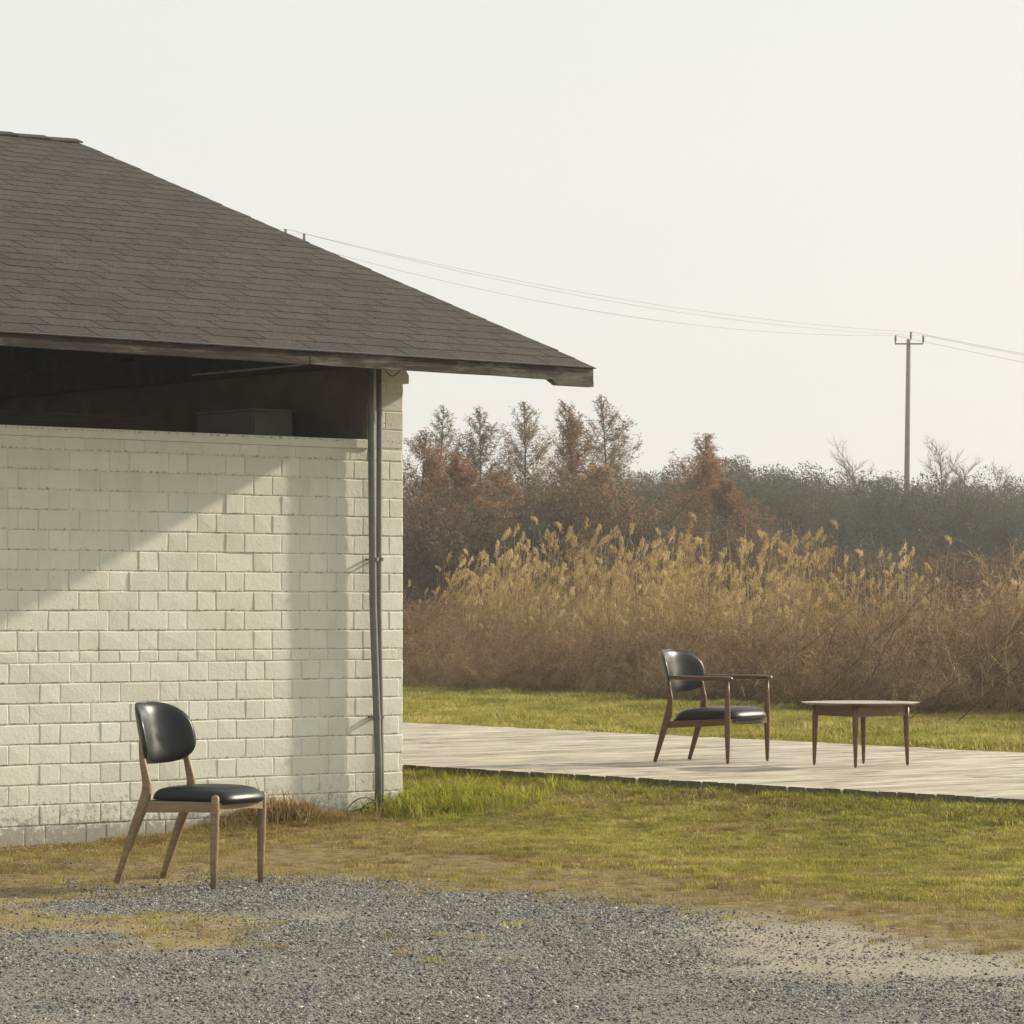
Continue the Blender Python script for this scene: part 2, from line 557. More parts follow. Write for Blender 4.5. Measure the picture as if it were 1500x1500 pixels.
def ground_mat():
    m, nt, b = nmat('ground_soil')
    def at_(n):
        a = N(nt, 'ShaderNodeAttribute'); a.attribute_name = n; return a.outputs['Fac']
    p = worldpos(nt)
    n1 = noise(nt, 3, 5, .65, vec=p); n2 = noise(nt, 85, 5, .85, vec=p); n3 = noise(nt, 14, 5, .7, vec=p)
    grit = ramp(nt, n2, [(.40, (.06, .062, .062)), (.5, (.20, .195, .172)), (.60, (.44, .42, .36))])
    sandc = ramp(nt, n2, [(.42, (.19, .17, .125)), (.5, (.37, .34, .26)), (.58, (.54, .50, .40))])
    yelc = ramp(nt, n2, [(.3, (.20, .155, .065)), (.7, (.42, .35, .18))])
    gravc = mixc(nt, at_('sand'), grit, sandc)
    gravc = mixc(nt, at_('yellow'), gravc, yelc)
    dryc = ramp(nt, n3, [(.3, (.10, .075, .03)), (.5, (.22, .17, .07)), (.72, (.38, .31, .15))])
    grnc = ramp(nt, n3, [(.3, (.075, .078, .018)), (.55, (.17, .16, .04)), (.75, (.30, .25, .09))])
    g2 = mathn(nt, 'ADD', at_('green'), mathn(nt, 'MULTIPLY', mathn(nt, 'SUBTRACT', n1, .5), .9), clamp=True)
    c = mixc(nt, g2, dryc, grnc)
    gf = mathn(nt, 'ADD', at_('gravel'), mathn(nt, 'MULTIPLY', mathn(nt, 'SUBTRACT', n3, .5), .35), clamp=True)
    c = mixc(nt, gf, c, gravc)
    nt.links.new(c, b.inputs['Base Color'])
    b.inputs['Roughness'].default_value = .95
    setsock(b, 'Specular IOR Level', .15)
    bump(nt, b, mathn(nt, 'ADD', n2, mathn(nt, 'MULTIPLY', n3, .8)), .9, .012)
    return m
M['ground'] = ground_mat()
ground = link('ground', gm, M['ground'])
tag(ground, 'ground of gravel, straw-coloured earth and lawn running back to the woods', kind='structure')

# ------------------------------------------------------------------ the shed (local x along the front wall, local y into the building)
shed = empty('brick_shed', WC, THETA)
tag(shed, 'white painted brick shed with open strip under the eave and brown shingle roof', 'shed')
def ux(px):                               # photo column -> distance along the wall
    a = (px - 750.0) / FPX
    return (a * WC.y - WC.x) / (TX - a * TY)
ROW = .1193; Q = .1413
Z_COP0, Z_COP1 = 2.332, 2.392
U_PIL = ux(541)
LEFT = -9.0
OV_S, OV_F = .81, .90                     # overhang at the gable, at the front
Z_E = 2.756                               # underside of the front fascia
RUN = 6.10                                # horizontal run of the front slope
Z_R = 4.945
TANP = (Z_R - Z_E - .10) / RUN
def roof_z(y): return Z_E + .10 + (y + OV_F) * TANP     # top of the roof boarding

# wall core (the mortar surface the bricks stand out of)
parts = [box_vf(LEFT, U_PIL, .0022, .21, -.35, Z_COP0), box_vf(U_PIL, -.004, .0022, .012, -.35, 3.03), box_vf(U_PIL + .004, -.008, .012, .212, -.35, 3.03)]
wall = link('wall', pydata('wall', *join_vf(parts)), M['paint'], shed)
def brick_vf(u0, u1, z0, z1, proud, r):
    c = .0042
    def j(s=.0022): return r.uniform(-s, s)
    V = [(u0 + j(.001), .012, z0), (u1 + j(.001), .012, z0), (u1, .012, z1), (u0, .012, z1)]
    m = [(u0 + j(), z0 + j()), ((u0 + u1) / 2, z0 + j()), (u1 + j(), z0 + j()), (u1 + j(), (z0 + z1) / 2), (u1 + j(), z1 + j()), ((u0 + u1) / 2, z1 + j()), (u0 + j(), z1 + j()), (u0 + j(), (z0 + z1) / 2)]
    back = [(a, .012, b) for a, b in m]
    mid = [(a, -proud + .0028 + j(.001), b) for a, b in m]
    cu, cz = (u0 + u1) / 2, (z0 + z1) / 2
    tilt = r.uniform(-.0012, .0012); tz = r.uniform(-.0009, .0009)
    fr = []
    for a, b in m:
        a2 = a + (c + abs(j(.002))) * (1 if a < cu - .001 else (-1 if a > cu + .001 else 0))
        b2 = b + (c + abs(j(.002))) * (1 if b < cz - .001 else (-1 if b > cz + .001 else 0))
        fr.append((a2, -proud + tilt * (a - cu) / (u1 - u0) * 2 + tz * (b - cz) / (z1 - z0) * 2 + j(.0006), b2))
    V = back + mid + fr + [(cu, -proud - .0008 + j(.0012), cz)]
    F = []
    for k in range(8):
        k2 = (k + 1) % 8
        F.append((k, k2, 8 + k2, 8 + k)); F.append((8 + k, 8 + k2, 16 + k2, 16 + k)); F.append((16 + k, 16 + k2, 24))
    return V, F
rb = random.Random(5)
rows = []
z = 2.256
rows.append((2.256, Z_COP0 - .001, 0.75, False))
for k in range(10):
    rows.append((z - ROW, z, 0.0 if k % 2 == 0 else 1.5, False)); z -= ROW
rows.append((z - .070, z, .5, True)); z -= .070
for k in range(8):
    rows.append((z - ROW, z, 1.1 if k % 2 == 0 else 2.6, False)); z -= ROW
for k in range(3):
    rows.append((z - ROW, z, 1.9 if k % 2 == 0 else .4, False)); z -= ROW
zz = 2.256 + .082
pil_rows = []
for k in range(5):
    pil_rows.append((zz, min(zz + ROW, 2.92))); zz += ROW
J = .0060
brick_jobs, stuff_bricks = [], []
for ri, (z0, z1, off, heads) in enumerate(rows):
    u = -2.938 + (off % 3.0) * Q - 3 * Q * 16
    k = 0
    while u < -.012:
        w = Q if heads else (2 * Q if k % 2 == 0 else Q)
        w *= 1 + (rb.uniform(-.03, .03) if heads else 0)
        a, b_ = u, min(u + w, 0.0)
        if a > LEFT and b_ - a > .045:
            job = (a + J / 2, b_ - (J / 2 if b_ < -.001 else 0), z0 + J / 2, z1 - J / 2)
            if b_ > -3.03 and z1 > -.10: brick_jobs.append(job)
            else: stuff_bricks.append(job)
        u += w; k += 1
for k, (z0, z1) in enumerate(pil_rows):
    if k % 2 == 0: segs_ = [(U_PIL, 0)]
    else: segs_ = [(U_PIL, U_PIL + .125), (U_PIL + .125, 0)]
    for a, b_ in segs_:
        brick_jobs.append((a + J / 2, b_, z0 + J / 2, z1 - J / 2))
brick_jobs.sort(key=lambda j: -j[3])
if len(brick_jobs) > 299:
    stuff_bricks += brick_jobs[299:]; brick_jobs = brick_jobs[:299]
for jb in brick_jobs:
    pr = max(.0008, rb.gauss(.0021, .0011))
    me = pydata('brick', *brick_vf(*jb, pr, rb))
    link('brick', me, M['paint'], wall)
o = link('brick', pydata('brick_rest', *join_vf([brick_vf(*j, max(.002, rb.gauss(.0042, .0015)), rb) for j in stuff_bricks])), M['paint'], wall)
tag(o, kind='stuff')
# returns of the pillar seen from the right: toothed brick ends
parts = []
for k in range(-2, 26):
    z0 = 2.256 - k * ROW + .6
    if z0 > 2.85 or z0 < -.3: continue
    parts.append(box_vf(-.02, .003 + rb.uniform(0, .004), .008, .208, z0 + .004, z0 + ROW - .004))
tag(link('brick', pydata('brick_end', *join_vf(parts)), M['paint'], wall), kind='stuff')
box('coping', LEFT, U_PIL - .004, -.016, .225, Z_COP0 + .001, Z_COP1, M['paint'], shed, .006)
# corbelled cap of the corner pier
V = [(-.20, -.016, 2.76), (.036, -.016, 2.76), (.036, -.016, 2.815), (.008, -.016, 2.85), (-.006, -.016, 2.875), (-.20, -.016, 2.875)]
n = len(V); V = V + [(a, .22, c) for a, _, c in V]
F = [tuple(range(n)), tuple(range(2 * n - 1, n - 1, -1))] + [((i + 1) % n, i, n + i, n + (i + 1) % n) for i in range(n)]
link('pier_cap', pydata('pier_cap', V, F), M['paint'], shed)

# other walls: gable end, back wall, left end
DEPTH = 2 * (RUN - OV_F)
box('end_wall', U_PIL - .03, U_PIL - .002, .03, DEPTH, Z_COP1 + .002, 2.88, M['inner'], shed)
box('end_wall', -.21, -.006, .222, DEPTH, -.35, 2.88, M['inner'], shed)
box('back_wall', LEFT, -.22, DEPTH - .2, DEPTH, -.35, 3.0, M['inner'], shed)
box('end_wall', LEFT - .2, LEFT, .2, DEPTH, -.35, 3.0, M['inner'], shed)
# gable boards above the end wall, tie beam and struts
gb = []
yy = .25
while yy < DEPTH - .25:
    zt = roof_z(yy) if yy < DEPTH / 2 else roof_z(DEPTH - yy)
    gb.append(box_vf(-.12, -.10, yy, min(yy + .245, DEPTH - .2), 2.92, zt - .06)); yy += .245
link('gable_board', pydata('gable_board', *join_vf(gb)), M['beam'], shed)
box('tie_beam', -.42, U_PIL - .031, .23, DEPTH - .2, 2.86, 3.02, M['dark_board'], shed)
for yy in (1.2, 2.9, 4.2, 6.0, 8.0):
    box('strut', -.24, -.14, yy, yy + .12, 3.025, (roof_z(yy) if yy < DEPTH / 2 else roof_z(DEPTH - yy)) - .10, M['dark_board'], shed)
box('floor_slab', LEFT, -.22, .22, DEPTH - .2, -.3, .02, M['inner'], shed)
# front rafters and purlins
for k in range(14):
    u = .55 - k * .72
    V = []
    for y in (-OV_F + .06, DEPTH / 2 - .02):
        zt = roof_z(y) - .045; dd = .035 if y < 0 else .15
        V += [(u, y, zt - dd), (u + .06, y, zt - dd), (u + .06, y, zt), (u, y, zt)]
    F = [(0, 1, 2, 3), (7, 6, 5, 4), (0, 4, 5, 1), (1, 5, 6, 2), (2, 6, 7, 3), (3, 7, 4, 0)]
    link('rafter', pydata('rafter', V, F), M['beam'], shed)
box('wall_plate', LEFT, .2, .06, .16, roof_z(.11) - .29, roof_z(.11) - .17, M['beam'], shed)

# roof boarding
def slab(y0, y1, zf, th, u0, u1):
    V = []
    for u in (u0, u1):
        for y in (y0, y1):
            V += [(u, y, zf(y) - th), (u, y, zf(y))]
    F = [(0, 1, 3, 2), (4, 6, 7, 5), (0, 4, 5, 1), (2, 3, 7, 6), (1, 5, 7, 3), (0, 2, 6, 4)]
    return V, F
UR = OV_S
YR = RUN - OV_F                            # ridge
zb = lambda y: roof_z(y) if y <= YR else roof_z(2 * YR - y)
roof = link('roof', pydata('roof', *join_vf([slab(-OV_F + .02, YR, zb, .03, LEFT - .6, UR), slab(YR, 2 * YR + OV_F, zb, .03, LEFT - .6, UR)])), M['beam'], shed)
# shingles: every one that stands in view a piece of its own
SL = RUN / math.cos(math.atan(TANP))
NR = 34
EXP = SL / NR
ca, sa = math.cos(math.atan(TANP)), math.sin(math.atan(TANP))
TAB = .372
rs = random.Random(3)
def shingle_vf(u0, u1, d0, d1, th, curl, r, droop=0.0):
    # d = distance up the slope; lower edge lies on the row below
    nseg = 3
    V = []; F = []
    for i in range(nseg + 1):
        u = u0 + (u1 - u0) * i / nseg
        w = curl * math.sin(i * 2.1 + r.random() * 2) * .5 + r.uniform(-.0006, .0006)
        for d, lift in ((d0 + r.uniform(-.0015, .0015), .0070 + w + th), (d0 + .001, .0015 + w * .6), (d1, .0045)):
            zl = lift
            if droop and d < d0 + .01: zl -= droop
            y = -OV_F + d * ca - zl * sa
            zc = Z_E + .10 + d * sa + zl * ca
            V.append((u, y, zc))
    for i in range(nseg):
        a = i * 3; b_ = a + 3
        F.append((a, b_, b_ + 2, a + 2)); F.append((a, a + 1, b_ + 1, b_))
    F.append((0, 2, 1)); e = nseg * 3; F.append((e, e + 1, e + 2))
    return V, F
sh_vis, sh_stuff = [], []
for r_ in range(NR):
    d0 = r_ * EXP - (.030 if r_ == 0 else 0.0)
    d1 = (r_ + 1) * EXP + .012
    ym = -OV_F + (d0 + d1) / 2 * ca
    uend = UR + .035 + rs.uniform(-.012, .012)
    offs = (r_ % 2) * TAB * .5 + r_ * .021 + rs.uniform(-.02, .02)
    u = uend - (offs % TAB) - (TAB if (offs % TAB) < .06 else 0)
    cuts = [uend]
    while u > LEFT - .6:
        cuts.append(u); u -= TAB * rs.uniform(.97, 1.03)
    cuts.append(LEFT - .6)
    # leftmost column in view at this depth
    k = -.15
    Y0 = WC.y + TX * ym; X0 = WC.x - TY * ym
    ulim = (k * Y0 - X0) / (TX - k * TY)
    for a, b_ in zip(cuts[1:], cuts[:-1]):
        g = .0045
        job = (a + g, b_ - g, d0, d1, rs.uniform(-.0004, .0008), rs.uniform(.0, .0012), .006 if r_ == 0 else 0)
        (sh_vis if b_ > ulim - .02 else sh_stuff).append(job)
print('bricks', len(brick_jobs), 'shingles', len(sh_vis))
if len(sh_vis) > 299:
    sh_vis.sort(key=lambda j: j[2]); sh_stuff += sh_vis[299:]; sh_vis = sh_vis[:299]
for jb in sh_vis:
    link('shingle', pydata('shingle', *shingle_vf(*jb[:6], rs, jb[6])), M['shingle'], roof)
# far part of the front slope and the back slope
vf = [shingle_vf(*j[:6], rs, j[6]) for j in sh_stuff]
back = []
for r_ in range(NR):
    d0, d1 = r_ * EXP, (r_ + 1) * EXP + .01
    V, F = shingle_vf(LEFT - .6, UR + .03, d0, d1, 0, 0, rs)
    back.append(([(u, 2 * YR - y, z_) for u, y, z_ in V], [tuple(reversed(f)) for f in F]))
tag(link('shingle', pydata('shingle_rest', *join_vf(vf + back)), M['shingle'], roof), kind='stuff')
# ridge capping
u = UR + .03
while u > LEFT:
    V = []
    for uu, l in ((u, .026), (u - .30, .018)):
        for s in (-1, 0, 1):
            y = YR + s * .10
            V.append((uu, y, Z_R + l - (abs(s) * .10 * TANP)))
    for i in range(6):
        V.append((V[i][0], V[i][1], V[i][2] - .012))
    F = [(0, 1, 4, 3), (1, 2, 5, 4), (6, 9, 10, 7), (7, 10, 11, 8), (0, 6, 7, 1), (1, 7, 8, 2), (0, 3, 9, 6), (2, 8, 11, 5), (3, 4, 10, 9), (4, 5, 11, 10)]
    link('ridge_cap', pydata('ridge_cap', V, F), M['shingle'], roof)
    u -= .29
# drip strip along the verge and eave
box('drip_edge', LEFT - .6, UR + .01, -OV_F - .022, -OV_F + .05, Z_E + .096, Z_E + .101, M['pipe'], shed)
# fascia in three boards
def fascia(u0, u1, z0a, z0b):
    n_ = 14; V = []; F = []
    for i in range(n_ + 1):
        t_ = i / n_; u = u0 + (u1 - u0) * t_
        zb_ = z0a + (z0b - z0a) * t_ + rs.uniform(-.0025, .0025)
        zt = Z_E + .094 + (z0a + (z0b - z0a) * t_ - Z_E)*.6
        yb = -OV_F - .004 + rs.uniform(-.001, .001)
        V += [(u, yb - .012, zb_), (u, yb - .012, zt), (u, yb + .02, zt), (u, yb + .02, zb_)]
    for i in range(n_):
        a = i * 4; b_ = a + 4
        for k in range(4):
            k2 = (k + 1) % 4
            F.append((a + k, a + k2, b_ + k2, b_ + k))
    F.append((0, 3, 2, 1)); e = n_ * 4; F.append((e, e + 1, e + 2, e + 3))
    return V, F
uj = ux(443) + -.62
link('fascia_board', pydata('fascia_board', *fascia(uj + .003, UR + .012, Z_E + .012, Z_E + .004)), M['fascia'], shed)
link('fascia_board', pydata('fascia_board', *fascia(-4.6, uj, Z_E + .02, Z_E + .012)), M['fascia'], shed)
link('fascia_board', pydata('fascia_board', *fascia(LEFT - .6, -4.603, Z_E + .02, Z_E + .02)), M['fascia'], shed)
# short packing piece under the end of the fascia, end block
V = [(UR - .34, Z_E + .006), (UR - .28, Z_E - .028), (UR + .012, Z_E - .028), (UR + .012, Z_E + .006)]
V3 = [(a, -OV_F - .018, b_) for a, b_ in V] + [(a, -OV_F + .04, b_) for a, b_ in V]
link('fascia_packing', pydata('fascia_packing', V3, [(0, 1, 2, 3), (7, 6, 5, 4), (0, 4, 5, 1), (1, 5, 6, 2), (2, 6, 7, 3), (3, 7, 4, 0)]), M['fascia'], shed)
# verge board up the gable
def verge(u0, u1):
    V = []
    for y in (-OV_F + .03, YR):
        zt = roof_z(y) - .004
        V += [(u0, y, zt - .085), (u1, y, zt - .085), (u1, y, zt), (u0, y, zt)]
    return V, [(0, 1, 2, 3), (7, 6, 5, 4), (0, 4, 5, 1), (1, 5, 6, 2), (2, 6, 7, 3), (3, 7, 4, 0)]
link('verge_board', pydata('verge_board', *verge(UR - .022, UR + .004)), M['fascia'], shed)
# pale strip on the tie beam, painted as the slit of light there
box('painted_light_slit', -.435, -.422, .45, 1.75, 2.885, 2.895, M['slit_pale'], shed)

# things standing inside, seen over the coping
def shed_pt(u, y, z_=0): return Vector((WC.x + u * TX - y * TY, WC.y + u * TY + y * TX, z_))
def in_shed(px, py, y):        # photo pixel -> local u, z at depth y inside
    a = (px - 750.0) / FPX
    Xb, Yb = WC.x - y * TY, WC.y + y * TX
    u = (a * Yb - Xb) / (TX - a * TY)
    Y = Yb + u * TY
    return u, at(px, py, Y).z
ua, za = in_shed(371, 602, .6); ub, zb2 = in_shed(430, 604, .6)
cab = empty('cabinet', shed_pt((ua + ub) / 2, .93, .02), THETA)
tag(cab, 'pale grey cabinet inside the shed, its top showing above the coping', 'cabinet')
hw = (ub - ua) / 2
box('carcass', -hw, hw, -.31, .31, 0, za - .02, M['cabinet'], cab, .004)
box('door', -hw + .01, hw - .01, -.328, -.312, .05, za - .05, M['cabinet'], cab, .003)
box('top_board', -hw - .01, hw + .01, -.335, .315, za - .018, za, M['cabinet'], cab, .003)
ua, za = in_shed(-40, 603, 1.0); ub, zb2 = in_shed(237, 601, 1.0)
pt = empty('partition_screen', shed_pt((ua + ub) / 2, 1.0, .02), THETA)
tag(pt, 'wide dark grey screen standing inside the shed at the left', 'screen')
hw = (ub - ua) / 2
box('panel', -hw, hw, -.02, .02, .1, za, M['joist'], pt)
box('foot', -hw + .1, -hw + .16, -.2, .2, 0, .1, M['dark_board'], pt)
box('foot', hw - .16, hw - .1, -.2, .2, 0, .1, M['dark_board'], pt)

# ------------------------------------------------------------------ pipes on the wall
def tube(pts, rad, sides=12, cap=True):
    P = [Vector(p) for p in pts]
    V = []; F = []
    for i, p in enumerate(P):
        d = (P[min(i + 1, len(P) - 1)] - P[max(i - 1, 0)]).normalized()
        ref = Vector((0, 0, 1)) if abs(d.z) < .9 else Vector((1, 0, 0))
        a = d.cross(ref).normalized(); b_ = d.cross(a)
        r_ = rad[i] if hasattr(rad, '__len__') else rad
        for k in range(sides):
            an = 2 * math.pi * k / sides
            V.append(p + (a * math.cos(an) + b_ * math.sin(an)) * r_)
    for i in range(len(P) - 1):
        for k in range(sides):
            k2 = (k + 1) % sides
            F.append((i * sides + k, i * sides + k2, (i + 1) * sides + k2, (i + 1) * sides + k))
    if cap:
        F.append(tuple(range(sides - 1, -1, -1)))
        e = (len(P) - 1) * sides
        F.append(tuple(range(e, e + sides)))
    return V, F
def wall_u(px, y):            # column px at local depth y
    a = (px - 750.0) / FPX
    Xb, Yb = WC.x - y * TY, WC.y + y * TX
    return (a * Yb - Xb) / (TX - a * TY)
ya = -.085
def pipe(label, xt, xm, xb, rad, y, name='conduit_pipe'):
    ut, um, ub_ = wall_u(xt, y), wall_u(xm, y), wall_u(xb, y)
    root = empty(name, shed_pt(ub_, y, 0), THETA)
    tag(root, label, 'pipe', 'steel pipes up the shed corner')
    pts = [(0, 0, -.12), (0, 0, .35), (um - ub_, .004, 1.35), (ut - ub_, 0, 2.55), (ut - ub_, .01, 3.0)]
    link('pipe_run', pydata('pipe_run', *tube(pts, rad, 14), True), M['pipe'], root)
    for zc, uo in ((.62, .15), (1.62, um - ub_)):
        t_ = (zc) / 3.0
        uu = (ut - ub_) * t_
        link('clip', pydata('clip', *tube([(uu, 0, zc), (uu, 0, zc + .022)], rad + .005, 12)), M['pipe'], root)
        box('clip_arm', uu - .006, uu + .006, 0, -y - .001, zc + .004, zc + .016, M['pipe'], root)
    return root
pipe('thicker grey steel pipe up the shed corner, the one nearer the opening', 543.5, 547, 554.5, .0235, ya)
pipe('thinner grey steel pipe against the corner pier, the one nearer the lawn', 555.5, 555.5, 558.5, .0185, -.060)
# cables curling at the foot of the pipes
root = empty('loose_cable', shed_pt(-.35, -.1, 0), THETA)
tag(root, 'black cable ends curling out of the grass at the foot of the steel pipes', 'cable')
for k, (a, h_, s) in enumerate(((-.30, .15, 1), (-.22, .12, 1), (-.34, .09, 1.0))):
    pts = [(a * (1 - math.cos(t_ * math.pi)) / 2 * 1.0 + .1, -.03 * k - .02 * math.sin(t_ * 3), -.02 + h_ * math.sin(t_ * math.pi)) for t_ in np.linspace(0, 1, 14)]
    link('cable', pydata('cable', *tube(pts, .0035, 6), True), M['cable'], root)
root = empty('eave_cable', shed_pt(-.1, -.06, 2.80), THETA)
tag(root, 'thin black cable looped under the eave at the top of the corner pier', 'cable')
link('cable_loop', pydata('cable_loop', *tube([(-.10 + .12 * t_, -.01, .035 - .035 * math.sin(t_ * 3.14)) for t_ in np.linspace(0, 1, 24)], .003, 6), True), M['cable'], root)

# ------------------------------------------------------------------ deck: boards parallel to the shed wall
deck = empty('wooden_deck', Vector((0, 0, 0)), THETA)
tag(deck, 'low weathered timber deck between the two strips of lawn', 'deck')
# in this frame: local x = T, local y = -N
rd = random.Random(9)
PW = .155
n0 = 12.2
cnt = 0
def plank_vf(x0, x1, y0, y1, z1, th, r):
    V = []; F = []; nseg = 4
    ws = [r.uniform(-.0015, .0015) for _ in range(nseg + 1)]
    for i in range(nseg + 1):
        x = x0 + (x1 - x0) * i / nseg
        cz = z1 + ws[i]
        V += [(x, y0, cz - th), (x, y0, cz - .005), (x, y0 + .007, cz), (x, y1 - .007, cz + r.uniform(-.001, .001)), (x, y1, cz - .004), (x, y1, cz - th)]
    for i in range(nseg):
        a = i * 6; b_ = a + 6
        for k in range(6):
            k2 = (k + 1) % 6
            F.append((a + k, a + k2, b_ + k2, b_ + k))
    F.append((0, 5, 4, 3, 2, 1)); e = nseg * 6; F.append(tuple(e + k for k in range(6)))
    return V, F
y = n0
while y < 28.5:
    # far edge of the deck runs slightly out of square
    far = 19.72 + (20.60 - 19.72) * (y - 16.9) / (26.3 - 16.9) if y > 12 else 19.5
    x0 = DECK_T0 + rd.uniform(-.012, .012)
    x1 = far + rd.uniform(-.02, .02)
    split = x0 + rd.choice([1.9, 2.6, 3.4, 3.9])
    zt = DECK_Z + rd.uniform(-.002, .002)
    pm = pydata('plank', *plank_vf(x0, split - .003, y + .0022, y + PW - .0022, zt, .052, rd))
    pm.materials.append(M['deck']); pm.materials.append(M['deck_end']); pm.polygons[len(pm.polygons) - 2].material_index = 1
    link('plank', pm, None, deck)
    link('plank', pydata('plank', *plank_vf(split + .003, x1, y + .0022, y + PW - .0022, zt + rd.uniform(-.0015, .0015), .052, rd)), M['deck'], deck)
    y += PW; cnt += 2
for xj in (DECK_T0 + .12, DECK_T0 + 1.3, DECK_T0 + 2.6, DECK_T0 + 3.9):
    box('joist', xj, xj + .06, n0, 28.4, -.02, DECK_Z - .055, M['joist'], deck)

# ------------------------------------------------------------------ furniture
def lathe_leg(p0, p1, prof, name, mat, parent, sides=14):
    """leg from p0 (top) to p1 (foot) with (t, radius) profile"""
    P0, P1 = Vector(p0), Vector(p1)
    pts = [P0.lerp(P1, t_) for t_, _ in prof]
    return link(name, pydata(name, *tube(pts, [r_ for _, r_ in prof], sides), True), mat, parent)

def curve_bar(pts, radx, rady, name, mat, parent, sides=12, up=Vector((0, 1, 0))):
    """swept elliptical bar; 'up' is the side vector"""
    P = [Vector(p) for p in pts]
    V = []; F = []
    for i, p in enumerate(P):
        d = (P[min(i + 1, len(P) - 1)] - P[max(i - 1, 0)]).normalized()
        b_ = (up - d * up.dot(d)).normalized(); a = d.cross(b_)
        for k in range(sides):
            an = 2 * math.pi * k / sides
            ca_, sb_ = math.cos(an), math.sin(an)
            e = .62
            ca_ = math.copysign(abs(ca_) ** e, ca_); sb_ = math.copysign(abs(sb_) ** e, sb_)
            V.append(p + a * ca_ * radx[i] + b_ * sb_ * rady[i])
    for i in range(len(P) - 1):
        for k in range(sides):
            k2 = (k + 1) % sides
            F.append((i * sides + k, i * sides + k2, (i + 1) * sides + k2, (i + 1) * sides + k))
    F.append(tuple(range(sides - 1, -1, -1))); e = (len(P) - 1) * sides; F.append(tuple(range(e, e + sides)))
    return link(name, pydata(name, V, F, True), mat, parent)

def catmull(pts, n=6):
    P = [Vector(p) for p in pts]
    P = [P[0] * 2 - P[1]] + P + [P[-1] * 2 - P[-2]]
    out = []
    for i in range(1, len(P) - 2):
        for k in range(n):
            t_ = k / n
            a, b_, c, d = P[i - 1], P[i], P[i + 1], P[i + 2]
            out.append(.5 * ((2 * b_) + (c - a) * t_ + (2 * a - 5 * b_ + 4 * c - d) * t_ ** 2 + (3 * b_ - a - 3 * c + d) * t_ ** 3))
    out.append(P[-2])
    return out

def pad(name, outline, surf, th_front, th_back, mat, parent, pw=5, npts=64):
    """upholstered pad: outline(theta)->(a,b); surf(a,b)->(point, normal)"""
    V = []; F = []
    prof = [0, .25, .45, .6, .72, .82, .89, .94, .97, .99, 1.0]
    def th(r_, T): return T * (1 - r_ ** pw) ** .5
    lay = []
    for side in (1, -1):
        rr = prof if side == 1 else prof[:-1]
        for r_ in rr:
            ring = []
            for k in range(npts):
                a, b_ = outline(2 * math.pi * k / npts)
                p, nn = surf(a * r_, b_ * r_)
                T = th_front if side == 1 else -th_back
                V.append(p + nn * th(r_, T)); ring.append(len(V) - 1)
            lay.append((side, ring))
    f = [l for s, l in lay if s == 1]; bk = [l for s, l in lay if s == -1] + [f[-1]]
    for L, flip in ((f, False), (bk, True)):
        for i in range(len(L) - 1):
            for k in range(npts):
                k2 = (k + 1) % npts
                q = (L[i][k], L[i + 1][k], L[i + 1][k2], L[i][k2])
                if i == 0:
                    q = (L[0][0], L[1][k], L[1][k2])
                F.append(tuple(reversed(q)) if flip else q)
    return link(name, pydata(name, V, F, True), mat, parent)

class Frame:
    """chair frame: local x forward, local y towards the far side, origin under the near front leg's line, mid width"""
    def __init__(s, foot, ang, halfw, z0):
        s.f = Vector((math.cos(ang), math.sin(ang), 0)); s.l = Vector((-math.sin(ang), math.cos(ang), 0))
        s.ang = ang; s.z0 = z0
        s.o = Vector((foot.x, foot.y, 0)) + s.l * halfw      # centre line
    def sol(s, px, py, lat):
        """pixel on the plane at lateral offset lat -> (forward, height)"""
        d = ray(px, py); o = Vector((0, 0, CAMH))
        # (o + k d - O - lat*l) . l = 0
        k = ((s.o + s.l * lat - o).dot(s.l)) / d.dot(s.l)
        p = o + d * k
        return (p - s.o).dot(s.f), p.z - s.z0

